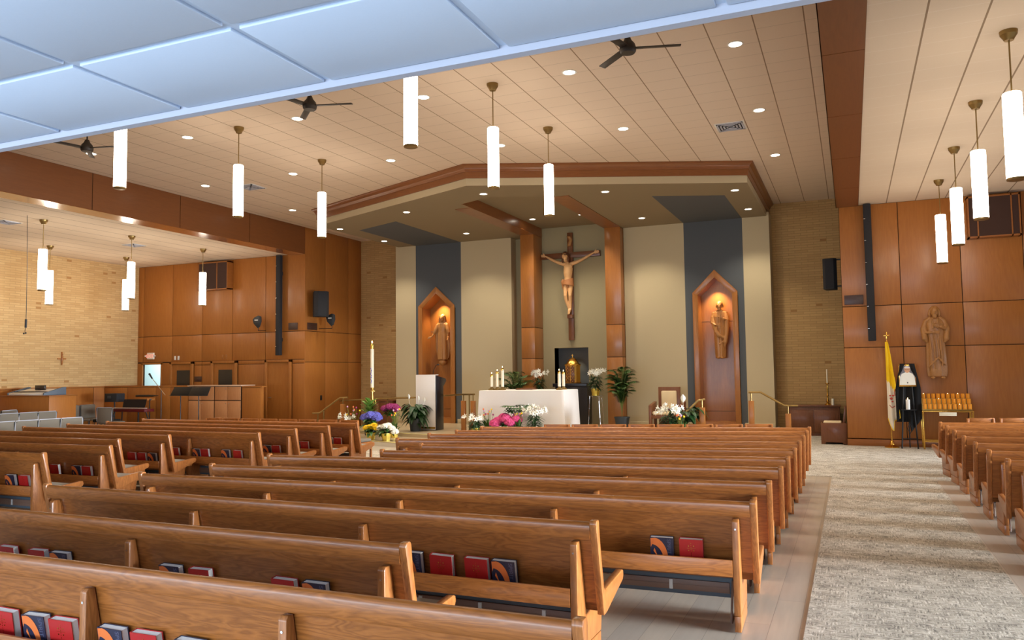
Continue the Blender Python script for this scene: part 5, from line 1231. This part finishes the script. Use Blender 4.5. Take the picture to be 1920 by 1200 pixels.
# exit sign, switches, plaque
t_ = thing('exit_sign', 'red lettered exit sign on the left wing wall', 'exit sign', (-20.0, YP-.002, 2.16)); b = MB(); b.box(-.13, .13, -.06, 0, 0, .2, bev=.008); b.build('housing', 'exit_box', t_)
b = MB(); b.box(-.11, .11, -.063, -.06, .02, .18); b.build('face', 'exit_box', t_); em_ = link('lettering', lettering('EXIT', .15, 'exit_red', 'CENTER'), t_); em_.location = (0, -.066, .045); em_.rotation_euler = (PI/2, 0, 0)
for sx in (-1, 1): b = MB(); b.tube((sx*.13, -.03, .1), (sx*.20, -.05, .1), .02); b.ell((sx*.20, -.06, .1), (.022, .025, .022)); b.build('lamp_head', 'white_plastic', t_)
def small_plate(nm, x, y, z, w_, h_, mat, label, cat, g=None, rz=0):
    t_ = thing(nm, label, cat, (x, y, z), rz, g); b = MB(); b.box(-w_/2, w_/2, -.01, 0, -h_/2, h_/2, bev=.003); b.build('plate', mat, t_); b = MB(); b.box(-w_*.12, w_*.12, -.016, -.01, -h_*.15, h_*.15, bev=.001); b.build('toggle' if nm != 'plaque' else 'inlay', mat, t_)
for x, s_ in ((-19.02, 'left of the first pair'), (-18.88, 'right of the first pair'), (-17.13, 'left of the pair above the second glazed door'), (-17.0, 'right of the pair above the second glazed door')):
    small_plate('wall_switch', x, YP-.002, 2.18, .07, .12, 'white_plastic' if x < -18 else 'maple', 'small wall plate, '+s_, 'wall plate', 'wall plates of the left wing')
small_plate('plaque', -18.08, YP-.002, 1.53, .28, .16, 'grille_brown', 'small brown plaque between the two glazed doors', 'plaque')
small_plate('wall_switch', XL+.002, 18.85, .95, .08, .14, 'black_metal', 'black switch plate low on the left sanctuary wall', 'wall plate', None, PI/2)
t_ = thing('wall_cross', 'small carved wooden station cross on the left brick wall', 'cross', (XWL+.002, 15.5, 1.98)); b = MB(); b.box(0, .03, -.02, .02, 0, .38, bev=.004); b.box(0, .03, -.13, .13, .16, .20, bev=.004); b.build('cross', 'maple', t_); b = MB(); b.path([(.035, 0, .04), (.045, -.01, .14), (.045, .0, .26)], 0, 6, [.015, .03, .02]); b.ell((.045, 0, .3), (.02, .02, .03), 8, 6); b.build('relief_figure', 'maple', t_)
t_ = thing('hanging_microphone', 'choir microphone hanging on a thin cable from the left wing ceiling', 'microphone', (-15.9, 11.1, ZW)); b = MB(); b.path([(0, 0, 0), (.0, .03, -1.1), (-.02, .05, -2.2)], .006, 5); b.build('cable', 'black_metal', t_)
b = MB(); b.tube((-.02, .05, -2.2), (-.025, .05, -2.38), .022, n=10); b.build('body', 'black_metal', t_); b = MB(); b.ell((-.08, .05, -2.50), (.018, .018, .018), 8, 6); b.ell((-.02, .05, -2.49), (.018, .018, .018), 8, 6); b.tube((-.025, .05, -2.38), (-.08, .05, -2.49), .003, n=4); b.tube((-.025, .05, -2.38), (-.02, .05, -2.48), .003, n=4); b.build('capsule', 'black_metal', t_)

# ================================================================== LEFT WING FURNITURE
# half wall and choir cabinets
YH = 16.9
b = MB(); b.box(XWL+.065, -17.22, YH, YH+.12, .0, 1.32); b.mi = 1; b.box(-15.3, -14.66, YH, YH+.12, 0, 1.30); panelled(b, 1, YH, [XWL+.07, -19.6, -18.45, -17.9, -17.22], [.0, 1.32]); panelled(b, 1, YH, [-15.3, -14.66], [0, 1.30])
b.box(XWL+.065, -17.22, YH-.03, YH+.15, 1.32, 1.36, bev=.004); b.box(-15.3, -14.6, YH-.03, YH+.15, 1.30, 1.335, bev=.004)
o = b.build('half_wall', ['joint', 'panel']); tag(o, 'low panelled half wall across the left wing before the doors', 'half wall')
t_ = thing('choir_cabinet', 'pale wood cabinet with rows of small doors in the left wing', 'cabinet', (-17.2, YH-.02, 0))
W2 = 1.88; b = MB(); b.box(0, W2, 0, .5, 0, 1.335); b.build('body', 'joint', t_)
b = MB(); b.box(-.03, W2+.03, -.04, .52, 1.335, 1.365, bev=.004); b.build('worktop', 'laminate', t_)
for u0, u1 in ((0, .94), (.96, 1.88)):
    for z0, z1, kz in ((.03, .93, .86), (.95, 1.32, 1.26)):
        for a0, a1, kx in ((u0+.008, (u0+u1)/2-.004, 1), ((u0+u1)/2+.004, u1-.008, 0)):
            b = MB(); b.box(a0, a1, -.02, 0, z0, z1, bev=.003); dr = b.build('door', 'cabinet_wood', t_)
            b = MB(); xk = a1-.05 if kx else a0+.05; b.ell((xk, -.032, kz), (.014, .014, .014), 8, 6); b.build('knob', 'chrome', dr)
# music stands
def music_stand(x, y, label, rz=0, sc=1):
    t_ = thing('music_stand', label, 'music stand', (x, y, 0), rz, 'black music stands')
    b = MB(); b.tube((0, 0, .12), (0, 0, 1.14), .012, n=8); b.build('pole', 'black_metal', t_)
    b = MB(); b.prism([(-.36, 0), (.30, 0), (.36, .22), (-.27, .22)], 1, -.012, 0, bev=.003); b.box(-.36, .30, -.06, 0, -.004, .004)
    for v_ in b.bm.verts: zz = v_.co.z; v_.co.z = 1.12+zz; v_.co.y += zz*.25
    b.build('desk', 'black_metal', t_)
    for k in range(3): a = k*2.1+.3; b = MB(); b.tube((0, 0, .14), (.25*math.cos(a), .25*math.sin(a), .012), .008, n=6); b.build('leg', 'black_metal', t_)
music_stand(-16.13, 15.55, 'black music stand at left of the pair before the cabinet'); music_stand(-15.46, 15.5, 'black music stand at right of the pair before the cabinet')
t_ = thing('microphone_stand', 'boom microphone stand left of the music stands', 'microphone stand', (-16.65, 15.4, 0)); b = MB(); b.tube((0, 0, .02), (0, 0, 1.27), .011, n=8); b.build('pole', 'black_metal', t_); b = MB(); b.tube((.14, 0, 1.14), (-.36, 0, 1.60), .008, n=8); b.build('boom', 'chrome', t_)
b = MB(); b.tube((-.33, 0, 1.57), (-.42, 0, 1.68), .018, .024, 10); b.ell((-.43, 0, 1.69), (.03, .03, .03), 10, 8); b.build('microphone', 'black_metal', t_); b = MB(); b.lathe([(.13, 0), (.13, .012), (.03, .03)], n=20); b.build('base', 'black_metal', t_)
# keyboard, bench, amplifier
t_ = thing('stage_keyboard', 'red electric keyboard on folding legs before the half wall', 'keyboard', (-18.45, 16.0, 0)); b = MB(); b.box(-.72, .72, -.17, .17, .66, .74, bev=.01); b.build('body', 'keyboard_red', t_)
b = MB()
for k in range(36): b.box(-.68+k*.0375, -.645+k*.0375, -.16, -.02, .76, .768)
b.build('keys', 'white_plastic', t_)
for sx in (-1, 1):
    for sy in (-1, 1): b = MB(); b.tube((sx*.45, sy*.12, .66), (sx*.62, sy*.25, .01), .016, n=8); b.build('leg', 'black_metal', t_)
b = MB(); b.prism([(-.42, .77), (.42, .77), (.50, 1.0), (-.36, 1.0)], 1, .10, .115); b.build('music_rest', 'black_metal', t_)
b = MB(); b.tube((.6, .1, .76), (.62, .1, .98), .008); b.tube((.62, .1, .98), (.72, .05, 1.0), .02); b.build('clip_light', 'black_metal', t_)
t_ = thing('keyboard_bench', 'low black padded bench by the keyboard', 'bench', (-18.75, 15.5, 0)); b = MB(); b.box(-.36, .36, -.15, .15, .40, .48, bev=.02); b.build('seat', 'black_cloth', t_)
for sx in (-1, 1): b = MB(); b.path([(sx*.3, -.13, .01), (sx*-.3*0+sx*.2, 0, .4)], .014, 6); b.path([(sx*.3, .13, .01), (sx*.2, 0, .4)], .014, 6); b.build('leg', 'black_metal', t_)
t_ = thing('guitar_amplifier', 'small black amplifier raised on a stand left of the keyboard', 'amplifier', (-19.3, 16.2, 0)); b = MB(); b.tube((0, 0, .02), (0, 0, .92), .02, n=8); b.lathe([(.2, 0), (.2, .015), (.03, .03)], n=16); b.build('pole', 'black_metal', t_); b = MB(); b.box(-.24, .24, -.14, .14, .92, 1.16, bev=.015); b.build('cabinet', 'speaker_black', t_); b = MB(); b.box(-.12, .02, -.145, -.14, 1.02, 1.10); b.build('panel', 'pot_dark', t_)
t_ = thing('hand_percussion', 'wooden tray of small instruments behind the keyboard', 'tray', (-18.5, 16.5, 0)); b = MB(); b.box(-.26, .26, -.14, .14, .95, 1.02, bev=.004); b.build('tray', 'maple', t_); b = MB(); b.path([(-.3, 0, 1.08), (.3, 0, 1.08), (.55, 0, 1.09)], 0, 8, [.03, .03, .006]); b.build('instrument', 'black_metal', t_)
for sx in (-1, 1): b = MB(); b.tube((sx*.22, 0, .0), (sx*.22, 0, .95), .014, n=6); b.build('leg', 'black_metal', t_)
# mixer desk
t_ = thing('mixing_desk_stand', 'plain wooden desk box at far left carrying the sound mixer', 'desk', (-19.4, 13.6, 0)); b = MB(); b.box(-.95, .92, 0, .75, .0, 1.16, bev=.005); b.build('body', 'panel', t_); b = MB(); b.box(-.98, .95, -.02, .77, 1.16, 1.185, bev=.004); b.build('top', 'panel_flat', t_)
t_ = thing('sound_mixer', 'grey sound mixing console on the wooden desk at far left', 'sound mixer', (-19.45, 13.95, 1.187)); b = MB(); b.prism([(-.28, 0), (.3, 0), (.3, .16), (-.28, .05)], 0, -.66, .66, bev=.01); b.build('console', 'white_plastic', t_)
for sx in (-1, 1): b = MB(); b.prism([(-.3, 0), (.32, 0), (.32, .2), (.24, .2), (-.3, .06)], 0, sx*.68-.02, sx*.68+.02, bev=.006); b.build('side_cheek', 'vinyl_grey', t_)
b = MB(); b.box(-.2, .18, .1, .14, .13, .25, bev=.006); b.build('screen', 'dark_glass', t_)
b = MB()
for k in range(20): b.box(-.58+k*.06, -.57+k*.06, -.2, .0, .075, .095)
b.build('faders', 'black_metal', t_)
# grey upholstered stacking chairs
ch0 = None
def grey_chair(x, y, rz, label, ztop=.84):
    global ch0
    if ch0 is None:
        t_ = thing('stacking_chair', label, 'chair', (0, 0, 0), 0, 'grey upholstered choir chairs'); ch0 = t_
        b = MB(); b.box(-.23, .23, -.02, .03, .45, .84, bev=.024); b.build('backrest', 'chair_fabric', t_, angle=60)
        b = MB(); b.box(-.232, .232, .035, .05, .44, .835, bev=.006); b.build('back_shell', 'chair_fabric', t_)
        b = MB(); b.path([(-.228, .045, .48), (-.228, .045, .80), (-.21, .045, .836), (.21, .045, .836), (.228, .045, .80), (.228, .045, .48)], .008, 5); b.build('piping', 'grid_white', t_)
        b = MB(); b.box(-.23, .23, -.46, .0, .40, .46, bev=.025); b.build('seat', 'chair_fabric', t_, angle=60)
        for sx in (-1, 1):
            b = MB(); b.path([(sx*.24, -.42, .01), (sx*.24, -.36, .42)], .012, 6); b.build('leg', 'black_metal', t_); b = MB(); b.path([(sx*.24, .08, .01), (sx*.24, .0, .42), (sx*.24, .05, .82)], .012, 6); b.build('leg', 'black_metal', t_)
        c = t_
    else: c = dup(ch0, (x, y, 0), rz, label)
    c.location = (x, y, 0); c.rotation_euler = (0, 0, rz)
    return c
# backs toward the nave: chair faces -x when turned so its back (+y local) points to +x
p4 = ['nearest the camera', 'second from the camera', 'third from the camera', 'farthest from the camera', 'fifth', 'sixth']
for k in range(5): grey_chair(-14.45+.03*k, 9.25+k*.44, -PI/2-.05, 'grey chair of the row next to the pews, %s' % (['hidden at the edge', 'at the picture edge', 'second visible', 'third visible', 'rightmost'][k]))
for k in range(4): grey_chair(-17.6, 11.5+k*.46, -PI/2, 'grey chair of the middle choir row, %s' % ['beyond the picture edge', 'at the picture edge', 'second visible', 'rightmost'][k])
for k in range(1): grey_chair(-19.35, 13.15, -PI/2+.2, 'grey chair close in front of the wooden mixer desk')
for k in range(3): grey_chair(-20.22, 15.05+k*.52, PI/2, 'grey chair against the brick wall, %s' % ['left of three', 'middle of three', 'right of three'][k])
grey_chair(-17.95, 14.8, -PI+.15, 'single grey chair standing alone before the keyboard')
t_ = thing('side_table', 'tiny table with a yellow sponge beside the single grey chair', 'side table', (-19.1, 15.9, 0)); b = MB(); b.tube((0, 0, 0), (0, 0, .62), .02); b.lathe([(.14, .62), (.14, .635)], n=16); b.lathe([(.12, 0), (.12, .012)], n=16); b.build('table', 'black_metal', t_); b = MB(); b.box(-.07, .07, -.05, .05, .636, .67, bev=.006); b.build('sponge', 'petal_yellow', t_)
